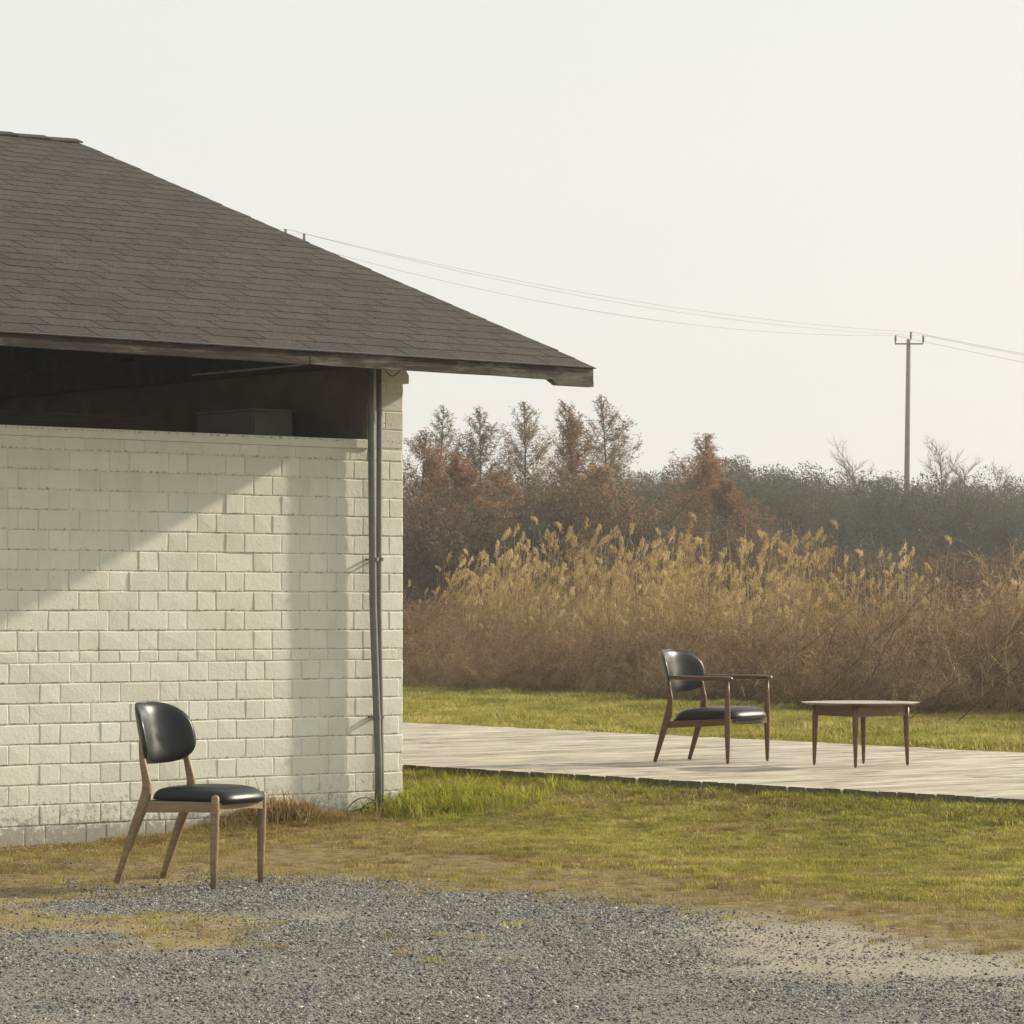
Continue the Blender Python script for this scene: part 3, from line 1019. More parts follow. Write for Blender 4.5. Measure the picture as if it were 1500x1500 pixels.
def make_chair(fr, half_f, half_b, px, mats, arm=False):
    """px: dict of near-side pixels"""
    root = empty(px['name'], Vector((fr.o.x, fr.o.y, fr.z0)), fr.ang)
    wood, arm_wood = mats
    S = lambda p, lat: fr.sol(p[0], p[1], lat)
    hb = half_b
    # --- back legs: one bent stick each side
    bl = [S(p, -hb) for p in px['back_leg']]
    bl[-1] = (bl[-1][0], 0.004)
    widths = px['back_w']
    for s in (-1, 1):
        splay = [0.0] * len(bl)
        pts = [(f_, s * (hb + .010 * (i / (len(bl) - 1))), z_) for i, (f_, z_) in enumerate(bl)]
        cp = catmull(pts, 5)
        nn = len(cp)
        rx = np.interp(np.linspace(0, 1, nn), np.linspace(0, 1, len(widths)), widths)
        ry = rx * .72
        rx = rx.copy(); rx[0] *= .6; ry = ry.copy(); ry[0] *= .6
        curve_bar(cp, list(rx), list(ry), 'back_leg', wood, root)
    # --- front legs
    ft = S(px['front_leg'][0], -half_f); fb = S(px['front_leg'][1], -half_f)
    for s in (-1, 1):
        prof = px['front_prof']
        lathe_leg((ft[0], s * half_f, ft[1]), (fb[0] + .0, s * half_f, 0.003), prof, 'front_leg', wood, root)
    # --- rails
    r0 = S(px['rail_back'][0], -hb); r0b = S(px['rail_back'][1], -hb)
    r1 = S(px['rail_front'][0], -half_f); r1b = S(px['rail_front'][1], -half_f)
    for s in (-1, 1):
        V = []
        for (f_, zt, zb_, lat) in ((r0[0], r0[1], r0b[1], hb), (ft[0], r1[1], r1b[1], half_f - .004)):
            for th in (-.011, .011):
                V += [(f_, s * lat + th, zb_), (f_, s * lat + th, zt)]
        F = [(0, 1, 3, 2), (4, 6, 7, 5), (0, 4, 5, 1), (2, 3, 7, 6), (1, 5, 7, 3), (0, 2, 6, 4)]
        o = link('side_rail', pydata('side_rail', V, F), wood, root)
        bv = o.modifiers.new('bevel', 'BEVEL'); bv.width = .004; bv.segments = 2
    # front rail with a bowed lower edge
    zt, zb_ = r1[1] - .002, r1b[1]
    V = []; F = []; n_ = 12
    for i in range(n_ + 1):
        t_ = i / n_; lat = -half_f + 2 * half_f * t_
        sag = .004 - .012 * (4 * t_ * (1 - t_)) if not arm else -.010 * (4 * t_ * (1 - t_))
        for dx2 in (-.010, .012):
            V += [(ft[0] + dx2, lat, zb_ + sag * -1), (ft[0] + dx2, lat, zt)]
    for i in range(n_):
        a = i * 4; b_ = a + 4
        F += [(a, a + 1, b_ + 1, b_), (a + 2, b_ + 2, b_ + 3, a + 3), (a + 1, a + 3, b_ + 3, b_ + 1), (a, b_, b_ + 2, a + 2)]
    link('front_rail', pydata('front_rail', V, F), wood, root)
    V, F = box_vf(r0[0] - .006, r0[0] + .014, -hb, hb, r0b[1] + .004, r0[1])
    link('back_rail', pydata('back_rail', V, F), wood, root)
    # --- seat cushion
    cx0 = S(px['seat_back'], -hb)[0]; cx1 = ft[0] + px.get('seat_over', .028)
    cm = (cx0 + cx1) / 2; hl = (cx1 - cx0) / 2
    zs = r0[1] * .5 + r1[1] * .5 + .004
    tiltz = (r1[1] - r0[1]) / (ft[0] - r0[0])
    def outl(th):
        c, s = math.cos(th), math.sin(th); e = .34
        a = math.copysign(abs(c) ** e, c); b_ = math.copysign(abs(s) ** e, s)
        return a, b_
    dome = px.get('dome', .012)
    def surf(a, b_):
        w = (half_f + px.get('seat_w', .004)) * (1 + a) / 2 + (hb - .004) * (1 - a) / 2
        x = cm + a * hl
        x += -.02 * (b_ ** 2) * max(0, a)
        z_ = zs + tiltz * (x - (ft[0] + r0[0]) / 2) + dome * (1 - a * a * .8) * (1 - b_ * b_ * .7) - .012 * max(0, a) ** 3
        return Vector((x, b_ * w, z_)), Vector((0, 0, 1))
    pad('seat', outl, surf, px['seat_th'], .004, M['leather'], root, 9)
    V, F = box_vf(cx0 + .02, cx1 - .03, -hb + .02, hb - .02, zs - .016, zs - .004)
    link('seat_board', pydata('seat_board', V, F), M['rubber'], root)
    # --- back pad: a curved shell
    b0 = S(px['pad_bottom'], -px['pad_hw']); b1 = S(px['pad_top'], -px['pad_hw'])
    zc = (b0[1] + b1[1]) / 2; hh = (b1[1] - b0[1]) / 2
    lean = (b0[0] - b1[0]) / (b1[1] - b0[1])
    W = px['pad_hw']; wrap = px['wrap']
    xw = (b0[0] + b1[0]) / 2                     # forward position of the wing tip
    def outb(th):
        c, s = math.cos(th), math.sin(th)
        e = .50 if s > 0 else .38
        a = math.copysign(abs(c) ** e, c); b_ = math.copysign(abs(s) ** .62, s)
        if s < 0: b_ *= 1 - .16 * abs(a) ** 2.5
        else:
            b_ *= 1.0
        a *= 1 - .12 * max(0, b_) ** 2
        return a, b_
    def P3(a, b_):
        x = xw - wrap * (1 - a * a) - lean * b_ * hh
        return Vector((x, a * W, zc + b_ * hh))
    def surfb(a, b_):
        p = P3(a, b_); e = .01
        da = P3(a + e, b_) - P3(a - e, b_); db = P3(a, b_ + e) - P3(a, b_ - e)
        nn = da.cross(db).normalized()
        if nn.x < 0: nn = -nn
        return p, nn
    pad('back_cushion', outb, surfb, px['pad_th'], .012, M['leather'], root)
    # piping around the shell
    pip = [surfb(*[v * .995 for v in outb(2 * math.pi * k / 72)])[0] for k in range(73)]
    link('piping', pydata('piping', *tube(pip, .0042, 6, False), True), M['leather'], root)
    if arm:
        a0 = S(px['arm'][0], -half_f); a1 = S(px['arm'][1], -half_f)
        zt = (a0[1] + a1[1]) / 2
        for s in (-1, 1):
            pts = [(a0[0], s * (hb + .0), zt + .004), (a0[0] + .06, s * (hb + .022), zt + .002), ((a0[0] + a1[0]) / 2, s * (half_f + .004), zt), (a1[0] - .08, s * half_f, zt), (a1[0], s * half_f, zt - .002)]
            cp = catmull(pts, 6); nn = len(cp)
            rx = np.interp(np.linspace(0, 1, nn), [0, .06, .3, .8, .95, 1], [.009, .015, .0165, .0165, .015, .005])
            ry = np.interp(np.linspace(0, 1, nn), [0, .06, .3, .7, .93, 1], [.012, .020, .022, .032, .030, .010])
            curve_bar(cp, list(rx), list(ry), 'armrest', arm_wood, root, 12)
    return root

# front chair by the wall
ang1 = R(-28)
nf = gp(312.4, 1304, 0.0)
h1 = float(ground_h(nf.x, nf.y))
hf, hb = .205, .185
fr1 = Frame(nf, ang1, hf, h1)
chair = make_chair(fr1, hf, hb, dict(
    name='dining_chair',
    back_leg=[(206.5, 1081), (209, 1112), (216, 1150), (211, 1178), (196, 1220), (171.6, 1290)],
    back_w=[.011, .015, .022, .026, .022, .014],
    front_leg=[(315.6, 1164.5), (312.4, 1304)],
    front_prof=[(0, .004), (.012, .014), (.035, .019), (.15, .0205), (.4, .021), (.75, .018), (1, .0125)],
    rail_back=[(212, 1173), (212, 1190)], rail_front=[(310, 1175), (310, 1190)],
    seat_back=(214, 1170), seat_th=.052, dome=.018, seat_over=.055, seat_w=.012,
    pad_bottom=(219, 1121), pad_top=(203, 1031), pad_hw=.215, wrap=.12, pad_th=.026), (M['oak'], M['oak']))
tag(chair, 'pale oak side chair with black leather seat standing on gravel by the white wall', 'chair')

# armchair on the deck
ang2 = R(-32)
nf = gp(1066, 1120, DECK_Z)
hf2, hb2 = .30, .245
fr2 = Frame(nf, ang2, hf2, DECK_Z)
arm = make_chair(fr2, hf2, hb2, dict(
    name='armchair',
    back_leg=[(979, 997.5), (980.5, 1012), (982.5, 1026), (979.5, 1046), (973, 1070), (960.2, 1115.5)],
    back_w=[.014, .017, .020, .026, .023, .013],
    front_leg=[(1065.4, 998.5), (1066, 1120)],
    front_prof=[(0, .014), (.15, .017), (.35, .021), (.55, .022), (.8, .017), (.965, .0125), (1, .007)],
    rail_back=[(979, 1056.5), (979, 1066.5)], rail_front=[(1062, 1053), (1062, 1062.6)],
    seat_back=(981, 1050), seat_th=.066, dome=.022, seat_over=.058, seat_w=.0,
    pad_bottom=(983, 1014.5), pad_top=(972.5, 952.5), pad_hw=.275, wrap=.125, pad_th=.026,
    arm=[(974.5, 993.5), (1073, 993.5)]), (M['walnut'], M['walnut_dark']), arm=True)
tag(arm, 'walnut armchair with black leather seat and back standing on the timber deck', 'armchair')

# round table on the deck
tc = Vector((2.44, 23.93, DECK_Z))
table = empty('side_table', tc, 0)
tag(table, 'low round walnut table with four tapered legs standing on the timber deck', 'table')
ztop = at(1260, 1028.2, tc.y).z - DECK_Z
prof = [(0, -.018), (.345, -.018), (.385, -.013), (.408, -.005), (.4145, -.002), (.4135, -.0004), (.40, .0), (0, .0)]
V = []; F = []; ns = 96
for r_, dz in prof[1:-1]:
    for k in range(ns):
        an = 2 * math.pi * k / ns
        V.append((r_ * math.cos(an), r_ * math.sin(an), ztop + dz))
for i in range(len(prof) - 3):
    for k in range(ns):
        k2 = (k + 1) % ns
        F.append((i * ns + k, i * ns + k2, (i + 1) * ns + k2, (i + 1) * ns + k))
F.append(tuple(range(ns - 1, -1, -1))); e = (len(prof) - 3) * ns; F.append(tuple(range(e, e + ns)))
tm = pydata('table_top', V, F)
tm.materials.append(M['walnut_top']); tm.materials.append(M['walnut'])
for pl_ in tm.polygons[:3 * ns]: pl_.material_index = 1
tm.polygons[len(tm.polygons) - 2].material_index = 1
link('table_top', tm, None, table)
leg_px = [(1192.5, 1121), (1251.2, 1126), (1326.7, 1121.7), (1267.3, 1117.3)]
rel = []
for p in leg_px:
    q = gp(p[0], p[1], DECK_Z) - tc
    a = math.atan2(q.y, q.x); rr = .335
    rel.append((rr * math.cos(a), rr * math.sin(a)))
for (x, y) in rel:
    lathe_leg((x * .97, y * .97, ztop - .022), (x, y, 0.002), [(0, .0215), (.2, .0215), (.5, .0185), (.96, .011), (1, .006)], 'leg', M['walnut'], table)
for i in range(4):
    a, b_ = Vector((*rel[i], 0)) * .97, Vector((*rel[(i + 1) % 4], 0)) * .97
    d = (b_ - a).normalized(); nn = Vector((-d.y, d.x, 0)) * .010
    a = a + d * .012; b_ = b_ - d * .012
    z0, z1 = ztop - .096, ztop - .026
    V = [a - nn, b_ - nn, b_ + nn, a + nn]
    V = [(v.x, v.y, z0) for v in V] + [(v.x, v.y, z1) for v in V]
    link('apron', pydata('apron', V, box_vf(0, 1, 0, 1, 0, 1)[1]), M['walnut'], table)
for (x, y) in (rel[0], rel[2]):
    s = -1 if x > 0 else 1
    V = tube([(x * .97 + s * .035, y, ztop - .030), (x * .97 + s * .055, y - .02, ztop - .034), (x * .97 + s * .08, y, ztop - .024)], .006, 8)
    link('bracket', pydata('bracket', *V, True), M['cabinet'], table)

# ------------------------------------------------------------------ scatter engine (instances of a few clumps on surveyed points)
def scatter(name, pts, rot, scl, variants, idx, label, kind='stuff'):
    """pts (n,3) rot (n,3) scl (n,3 or n)"""
    pts = np.asarray(pts, np.float32); n = len(pts)
    me = bpy.data.meshes.new(name)
    me.vertices.add(n); me.vertices.foreach_set('co', pts.ravel())
    a = me.attributes.new('rot', 'FLOAT_VECTOR', 'POINT'); a.data.foreach_set('vector', np.asarray(rot, np.float32).ravel())
    scl = np.asarray(scl, np.float32)
    if scl.ndim == 1: scl = np.repeat(scl[:, None], 3, 1)
    a = me.attributes.new('scl', 'FLOAT_VECTOR', 'POINT'); a.data.foreach_set('vector', scl.ravel())
    a = me.attributes.new('pick', 'INT', 'POINT'); a.data.foreach_set('value', np.asarray(idx, np.int32))
    o = link(name, me)
    cl = bpy.data.collections.new(name + '_clumps')
    for i, (vm, mt) in enumerate(variants):
        c = bpy.data.objects.new(f'{name}_clump_{i:02d}', vm)
        if len(vm.materials) == 0: vm.materials.append(mt)
        cl.objects.link(c)
    ng = bpy.data.node_groups.new(name, 'GeometryNodeTree')
    ng.interface.new_socket('Geometry', in_out='INPUT', socket_type='NodeSocketGeometry')
    ng.interface.new_socket('Geometry', in_out='OUTPUT', socket_type='NodeSocketGeometry')
    gi = ng.nodes.new('NodeGroupInput'); go = ng.nodes.new('NodeGroupOutput')
    iop = ng.nodes.new('GeometryNodeInstanceOnPoints')
    ci = ng.nodes.new('GeometryNodeCollectionInfo')
    ci.inputs['Collection'].default_value = cl
    ci.inputs['Separate Children'].default_value = True
    ci.inputs['Reset Children'].default_value = True
    def named(nm, typ):
        q = ng.nodes.new('GeometryNodeInputNamedAttribute'); q.data_type = typ
        q.inputs['Name'].default_value = nm; return q.outputs['Attribute']
    e2r = ng.nodes.new('FunctionNodeEulerToRotation')
    ng.links.new(named('rot', 'FLOAT_VECTOR'), e2r.inputs[0])
    ng.links.new(gi.outputs[0], iop.inputs['Points'])
    ng.links.new(ci.outputs[0], iop.inputs['Instance'])
    iop.inputs['Pick Instance'].default_value = True
    ng.links.new(named('pick', 'INT'), iop.inputs['Instance Index'])
    ng.links.new(e2r.outputs[0], iop.inputs['Rotation'])
    ng.links.new(named('scl', 'FLOAT_VECTOR'), iop.inputs['Scale'])
    ng.links.new(iop.outputs[0], go.inputs[0])
    md = o.modifiers.new('scatter', 'NODES'); md.node_group = ng
    tag(o, label, kind=kind)
    return o

def wedge_points(n, y0, y1, spread=.17, extra=.6, r=rng):
    """random ground points in the cone of land in front of the station, uniform per area"""
    u = r.random(n)
    y = np.sqrt(y0 ** 2 + u * (y1 ** 2 - y0 ** 2))
    x = (r.random(n) * 2 - 1) * (spread * y + extra)
    return x, y

# --- gravel stones
def stone_mesh(k):
    r = np.random.default_rng(k + 50)
    # squashed irregular octahedral/ico stone
    t_ = (1 + 5 ** .5) / 2
    V = np.array([(-1, t_, 0), (1, t_, 0), (-1, -t_, 0), (1, -t_, 0), (0, -1, t_), (0, 1, t_), (0, -1, -t_), (0, 1, -t_), (t_, 0, -1), (t_, 0, 1), (-t_, 0, -1), (-t_, 0, 1)], float)
    V /= np.linalg.norm(V[0])
    V *= r.uniform(.62, 1.15, (12, 1))
    V *= np.array([r.uniform(.8, 1.3), r.uniform(.7, 1.0), r.uniform(.40, .75)])
    F = np.array([(0, 11, 5), (0, 5, 1), (0, 1, 7), (0, 7, 10), (0, 10, 11), (1, 5, 9), (5, 11, 4), (11, 10, 2), (10, 7, 6), (7, 1, 8), (3, 9, 4), (3, 4, 2), (3, 2, 6), (3, 6, 8), (3, 8, 9), (4, 9, 5), (2, 4, 11), (6, 2, 10), (8, 6, 7), (9, 8, 1)])
    return mesh_np('stone', V, F)
def stone_mat():
    m, nt, b = nmat('gravel_stone')
    oi = N(nt, 'ShaderNodeObjectInfo').outputs['Random']
    c = ramp(nt, oi, [(0, (.036, .040, .044)), (.30, (.085, .090, .094)), (.55, (.165, .17, .17)), (.75, (.26, .25, .215)), (.92, (.37, .355, .30)), (1, (.58, .55, .46))])
    f = noise(nt, 3, 3, vec=objco(nt))
    c = mixc(nt, 1.0, c, ramp(nt, f, [(.3, (.8, .8, .8)), (.7, (1.15, 1.15, 1.12))]), 'MULTIPLY')
    nt.links.new(c, b.inputs['Base Color'])
    b.inputs['Roughness'].default_value = .7
    setsock(b, 'Specular IOR Level', .35)
    return m
M['stone'] = stone_mat()
stones = [(stone_mesh(k), M['stone']) for k in range(8)]
n = 250000
x, y = wedge_points(n, 9.6, 17.6, .165, .35)
g_, gr_, sa_, ye_ = masks(x, y)
dens = g_ * (1 - .80 * sa_) * (1 - .72 * ye_) * (.45 + .9 * smooth(.3, .62, fbm(x, y, .42, 77))) + .02 * (1 - g_) * (x < .6)
lx = (x - WC.x) * TX + (y - WC.y) * TY; ly = -(x - WC.x) * TY + (y - WC.y) * TX
dens = dens + .30 * smooth(-1.9, -2.4, lx) * smooth(-3.2, -1.6, ly) * (ly < -.05)
keep = rng.random(n) < dens
keep &= ~((ly > -.02) & (lx < 0))
x, y = x[keep], y[keep]; n = len(x)
size = .0023 + .0040 * rng.random(n) ** 1.4 + .007 * (rng.random(n) ** 12)
big = rng.random(n) < .0012
size[big] += rng.uniform(.004, .012, big.sum())
pts = np.stack([x, y, ground_h(x, y) + size * .12], 1)
rot = np.stack([rng.normal(0, .35, n), rng.normal(0, .35, n), rng.random(n) * 6.283], 1)
scatter('gravel', pts, rot, size, stones, rng.integers(0, 8, n), 'grey crushed stone gravel covering the foreground')
print('stones', n)

# --- grass clumps
def grass_clump(k, nb, rad, h, lean, wid, seed=0, curl=.5):
    r = np.random.default_rng(seed * 100 + k)
    a = r.random(nb) * 6.283; rr = rad * np.sqrt(r.random(nb))
    bx, by = rr * np.cos(a), rr * np.sin(a)
    hh = h * r.uniform(.45, 1.1, nb)
    az = r.random(nb) * 6.283; ln = lean * r.uniform(.2, 1.2, nb) * hh
    w = wid * r.uniform(.7, 1.2, nb)
    fx, fy = np.cos(az), np.sin(az)
    sx, sy = -fy * w, fx * w
    V = np.zeros((nb, 5, 3))
    V[:, 0] = np.stack([bx - sx, by - sy, -.004 + 0 * hh], 1)
    V[:, 1] = np.stack([bx + sx, by + sy, -.004 + 0 * hh], 1)
    V[:, 2] = np.stack([bx + fx * ln * .35 + sx * .8, by + fy * ln * .35 + sy * .8, hh * .62], 1)
    V[:, 3] = np.stack([bx + fx * ln * .35 - sx * .8, by + fy * ln * .35 - sy * .8, hh * .62], 1)
    V[:, 4] = np.stack([bx + fx * ln, by + fy * ln, hh * (1 - curl * r.random(nb) * lean)], 1)
    b0 = (np.arange(nb) * 5)[:, None]
    F = np.concatenate([b0 + np.array([[0, 1, 2]]), b0 + np.array([[0, 2, 3]]), b0 + np.array([[3, 2, 4]])], 0)
    return mesh_np('grass_clump', V.reshape(-1, 3), F)

GREEN = [(.30, (.115, .125, .020)), (.45, (.265, .262, .040)), (.58, (.44, .40, .075)), (.74, (.68, .60, .24))]
DRY = [(.22, (.14, .095, .032)), (.45, (.29, .215, .075)), (.65, (.46, .37, .16)), (.85, (.64, .55, .32))]
M['grass'] = leafy('lawn_grass', GREEN, .42, .5, .8, geoscale=6)
M['grass_lush'] = leafy('lush_grass', [(.25, (.13, .16, .018)), (.5, (.32, .34, .032)), (.72, (.56, .52, .09))], .48, .45, 1.2, geoscale=8)
M['russet'] = leafy('russet_dry_grass', [(.25, (.20, .12, .045)), (.5, (.38, .26, .11)), (.78, (.60, .46, .25))], .35, .6, 1.1, geoscale=7)
M['straw'] = leafy('dry_straw', DRY, .35, .6, 1.1, geoscale=7)

lawn = [(grass_clump(k, 52, .055, .025, 1.3, .0015, 1), M['grass']) for k in range(4)] + [(grass_clump(k, 40, .05, .026, 1.6, .0015, 2), M['straw']) for k in range(2)]
n = 42000
x, y = wedge_points(n, 13.5, 26, .165, .3)
g_, gr_, sa_, ye_ = masks(x, y)
T = tcoord(x, y)
lx = (x - WC.x) * TX + (y - WC.y) * TY; ly = -(x - WC.x) * TY + (y - WC.y) * TX
patch = fbm(x, y, .8, 61); fine_p = fbm(x, y, .22, 63)
dens = gr_ * (1 - g_) * (.35 + .9 * smooth(.30, .55, patch * .6 + fine_p * .4))
keep = (rng.random(n) < dens) & (T < DECK_T0 + .02) & ~((ly > -.02) & (lx < .02))
x, y = x[keep], y[keep]; T = T[keep]; n = len(x)
lush = smooth(13.9, 14.7, T) * .9 + .5 * smooth(.55, .75, fbm(x, y, .6, 71))
tuft = fbm(x, y, .33, 73)
sc = .75 + .5 * rng.random(n) + lush * .9 * rng.random(n) + .6 * smooth(.60, .74, tuft)
strawp = .30 * (1 - smooth(.0, .8, gr_[keep])) + .16 + .35 * smooth(.5, .65, fbm(x, y, .7, 75))
pick = np.where(rng.random(n) < strawp, rng.integers(4, 6, n), rng.integers(0, 4, n))
s3 = np.stack([sc * .9, sc * .9, sc], 1)
scatter('lawn_grass', np.stack([x, y, ground_h(x, y)], 1), np.stack([0 * x, 0 * x, rng.random(n) * 6.283], 1), s3, lawn, pick,
        'short green lawn grass in front of the timber deck')
print('lawn', n)
# straw zone
dry = [(grass_clump(k, 38, .06, .034, 1.7, .0015, 3), M['straw']) for k in range(4)] + [(grass_clump(5, 34, .05, .035, 1.2, .0016, 3), M['grass'])]
n = 24000
x, y = wedge_points(n, 12.5, 23, .17, .3)
g_, gr_, sa_, ye_ = masks(x, y)
lx = (x - WC.x) * TX + (y - WC.y) * TY; ly = -(x - WC.x) * TY + (y - WC.y) * TX
thin = 1 - .75 * smooth(-1.9, -2.3, lx)
dens = (1 - gr_) * (1 - g_) * (.3 + .9 * smooth(.35, .6, fbm(x, y, .5, 81))) * thin + .05 * g_ * smooth(.55, .65, fbm(x, y, .7, 83)) + .10 * ye_ * g_
keep = (rng.random(n) < dens) & (tcoord(x, y) < DECK_T0) & ~((ly > -.02) & (lx < .02))
x, y = x[keep], y[keep]; lx, ly = lx[keep], ly[keep]; n = len(x)
sc = .5 + .6 * rng.random(n) + 1.0 * np.exp(-((ly + .12) / .25) ** 2) * rng.random(n)
pick = np.where(rng.random(n) < .14, 4, rng.integers(0, 4, n))
scatter('dry_grass', np.stack([x, y, ground_h(x, y)], 1), np.stack([0 * x, 0 * x, rng.random(n) * 6.283], 1), sc, dry, pick,
        'straw-coloured dry grass between the white wall, the gravel and the lawn')
# long grass: along the deck's edge and round the foot of the corner pier
lg = [(grass_clump(k, 26, .06, .15, .95, .0026, 4, .6), M['grass_lush']) for k in range(3)] + [(grass_clump(k, 20, .06, .13, 1.2, .0022, 5, .7), M['straw']) for k in range(2)] + [(grass_clump(k, 26, .07, .15, 1.0, .0022, 9, .6), M['russet']) for k in range(2)]
P = []
for k in range(1100):
    T = DECK_T0 - abs(rng.normal(0, .10)) - .02; Nn = -rng.uniform(12.5, 20.5)
    P.append((T * TX + Nn * TY, T * TY - Nn * TX, rng.uniform(.18, .62), 0))
for k in range(420):
    u = rng.normal(.18, .30); v = -abs(rng.normal(0, .34)) + .05
    if u < 0 and v > -.03: continue
    if u < -.42: continue
    q = shed_pt(u, v); P.append((q.x, q.y, rng.uniform(.6, 1.6) * math.exp(-abs(v) * .9), 0))
for k in range(260):
    u = rng.uniform(-.1, 1.5); v = rng.uniform(-.5, 1.6)
    if u < .03 and v > -.03: continue
    q = shed_pt(u, v); P.append((q.x, q.y, rng.uniform(.3, .7), 0))
for k in range(150):                       # reddish dry tufts at the wall foot
    u = rng.uniform(-1.75, -.45); v = -abs(rng.normal(0, .16)) - .02
    q = shed_pt(u, v); P.append((q.x, q.y, rng.uniform(.6, 1.5) * math.exp(-((u + 1.1) / .40) ** 2) + .35, 1))
P = np.array(P); n = len(P)
pick = np.where(P[:, 3] > .5, 3 + rng.integers(0, 4, n), np.where(rng.random(n) < .16, 3 + rng.integers(0, 2, n), rng.integers(0, 3, n)))
scatter('long_grass', np.stack([P[:, 0], P[:, 1], ground_h(P[:, 0], P[:, 1]) - .005], 1), np.stack([rng.normal(0, .15, n), rng.normal(0, .15, n), rng.random(n) * 6.283], 1),
        P[:, 2], lg, pick, 'longer grass tufts along the deck edge and round the foot of the corner pier')
# meadow strip behind the deck
mead = [(grass_clump(k, 70, .13, .075, 1.1, .0034, 6), M['grass']) for k in range(4)] + [(grass_clump(k, 50, .12, .07, 1.4, .003, 7), M['straw']) for k in range(2)]
n = 30000
x, y = wedge_points(n, 25.5, 62, .16, .6)
T = tcoord(x, y); Nn = -ncoord(x, y)
farT = 19.72 + .88 * (Nn - 16.9) / 9.4
lx = (x - WC.x) * TX + (y - WC.y) * TY; ly = -(x - WC.x) * TY + (y - WC.y) * TX
keep = (T > farT + .02) & ~((lx < .05) & (ly > -.05) & (ly < DEPTH + .1)) & (rng.random(n) < .35 + .9 * fbm(x, y, 1.2, 91))
x, y = x[keep], y[keep]; n = len(x)
pick = np.where(rng.random(n) < .12 + .25 * smooth(.5, .65, fbm(x, y, 2.2, 93)), rng.integers(4, 6, n), rng.integers(0, 4, n))
sc = .75 + .5 * rng.random(n) + .7 * smooth(.58, .72, fbm(x, y, .8, 95))
scatter('meadow_grass', np.stack([x, y, ground_h(x, y)], 1), np.stack([0 * x, 0 * x, rng.random(n) * 6.283], 1), sc, mead, pick,
        'green meadow grass behind the timber deck')
print('meadow', n)
# litter: dead leaves and rubble by the wall foot at the left
def leaf_mesh(k):
    r = np.random.default_rng(k)
    V = np.array([(0, 0, 0), (.5, .25, .12), (1, 0, .0), (.5, -.28, .10), (.25, .16, .10), (.75, .15, .05)]) * .03
    V += r.normal(0, .0015, V.shape)
    return mesh_np('leaf', V[:4], np.array([(0, 1, 2, 3)]))
litter = [(leaf_mesh(k), M['straw']) for k in range(3)]
P = []
for k in range(900):
    u = rng.uniform(-3.6, -1.0) if k % 3 else rng.uniform(-3.4, -2.2); v = -abs(rng.normal(0, .5)) - .03
    q = shed_pt(u, v); P.append((q.x, q.y))
P = np.array(P); n = len(P)
scatter('dead_leaves', np.stack([P[:, 0], P[:, 1], ground_h(P[:, 0], P[:, 1]) + .012], 1), rng.normal(0, .5, (n, 3)) + np.stack([0 * P[:, 0], 0 * P[:, 0], rng.random(n) * 6.28], 1),
        rng.uniform(.35, 1.0, n), litter, rng.integers(0, 3, n), 'dead leaves lying against the foot of the white wall')

# ------------------------------------------------------------------ thicket, reeds, woods
def scrub_front(x):            # near edge of the thicket (ground y for x)
    a = gp(592, 1012, .155); b_ = gp(1500, 1060, .155)
    return a.y + (b_.y - a.y) * (x - a.x) / (b_.x - a.x)

RSTEM = {True: (.005, .013), False: (.003, .0075)}
def bramble_clump(k, lean, h, rad=.55, ns=34, twigs=6, leafn=3, pale=False):
    r = np.random.default_rng(300 + k)
    P0, P1, R0, R1 = [], [], [], []
    tips = []
    for i in range(ns):
        a = r.random() * 6.283; q = rad * math.sqrt(r.random())
        p = np.array([q * math.cos(a), q * math.sin(a), 0.0])
        d = np.array([lean + r.normal(0, .45), r.normal(0, .4), 1.15]); d /= np.linalg.norm(d)
        L = h * r.uniform(.45, 1.1); n_ = 5; rad0 = r.uniform(*RSTEM[lean > .5])
        for j in range(n_):
            q2 = p + d * L / n_
            P0.append(p); P1.append(q2); R0.append(rad0 * (1 - j / n_ * .8)); R1.append(rad0 * (1 - (j + 1) / n_ * .8))
            if j >= 1:
                for t_ in range(twigs):
                    f = r.random(); b0 = p + (q2 - p) * f
                    dd = d + r.normal(0, .8, 3); dd /= np.linalg.norm(dd)
                    l2 = r.uniform(.12, .42) * h * .35
                    P0.append(b0); P1.append(b0 + dd * l2); R0.append(.0032); R1.append(.0012)
                    tips.append(b0 + dd * l2 * r.uniform(.3, 1))
            p = q2
            d = d + r.normal(0, .16, 3) + np.array([.05 * lean, 0, -.14]); d /= np.linalg.norm(d)
    w = segs(P0, P1, R0, R1, 3)
    tips = np.array(tips)
    C = np.repeat(tips, leafn, 0) + r.normal(0, .035, (len(tips) * leafn, 3))
    U = rand_dirs(len(C), r); W = np.cross(U, rand_dirs(len(C), r)); W /= np.linalg.norm(W, axis=1, keepdims=True)
    l = cards(C, U, W, r.uniform(.016, .048, len(C)), r.uniform(.003, .0075, len(C)))
    V, F = cat_vf([w, l])
    me = mesh_np('bramble', V, F)
    me.materials.append(M['reed'] if pale else M['twig']); me.materials.append(M['scrub_leaf']); me.materials.append(M['twig_dark'])
    mi = np.zeros(len(F), np.int32); mi[len(w[1]):] = 1
    if lean > .5:
        st_ = np.array(R0); mi[:len(w[1])] = np.repeat(np.where((st_ > .0034) & (np.arange(len(st_)) % 3 < 2), 2, 0), 3)
    me.polygons.foreach_set('material_index', mi)
    return me
M['twig'] = leafy('brown_twig', [(.25, (.085, .060, .034)), (.5, (.20, .145, .085)), (.75, (.44, .34, .20))], 0.0, .8, 2.6)
M['twig_dark'] = leafy('dark_bark', [(.2, (.045, .034, .024)), (.5, (.08, .062, .045)), (.8, (.14, .11, .08))], 0.0, .85, .9)
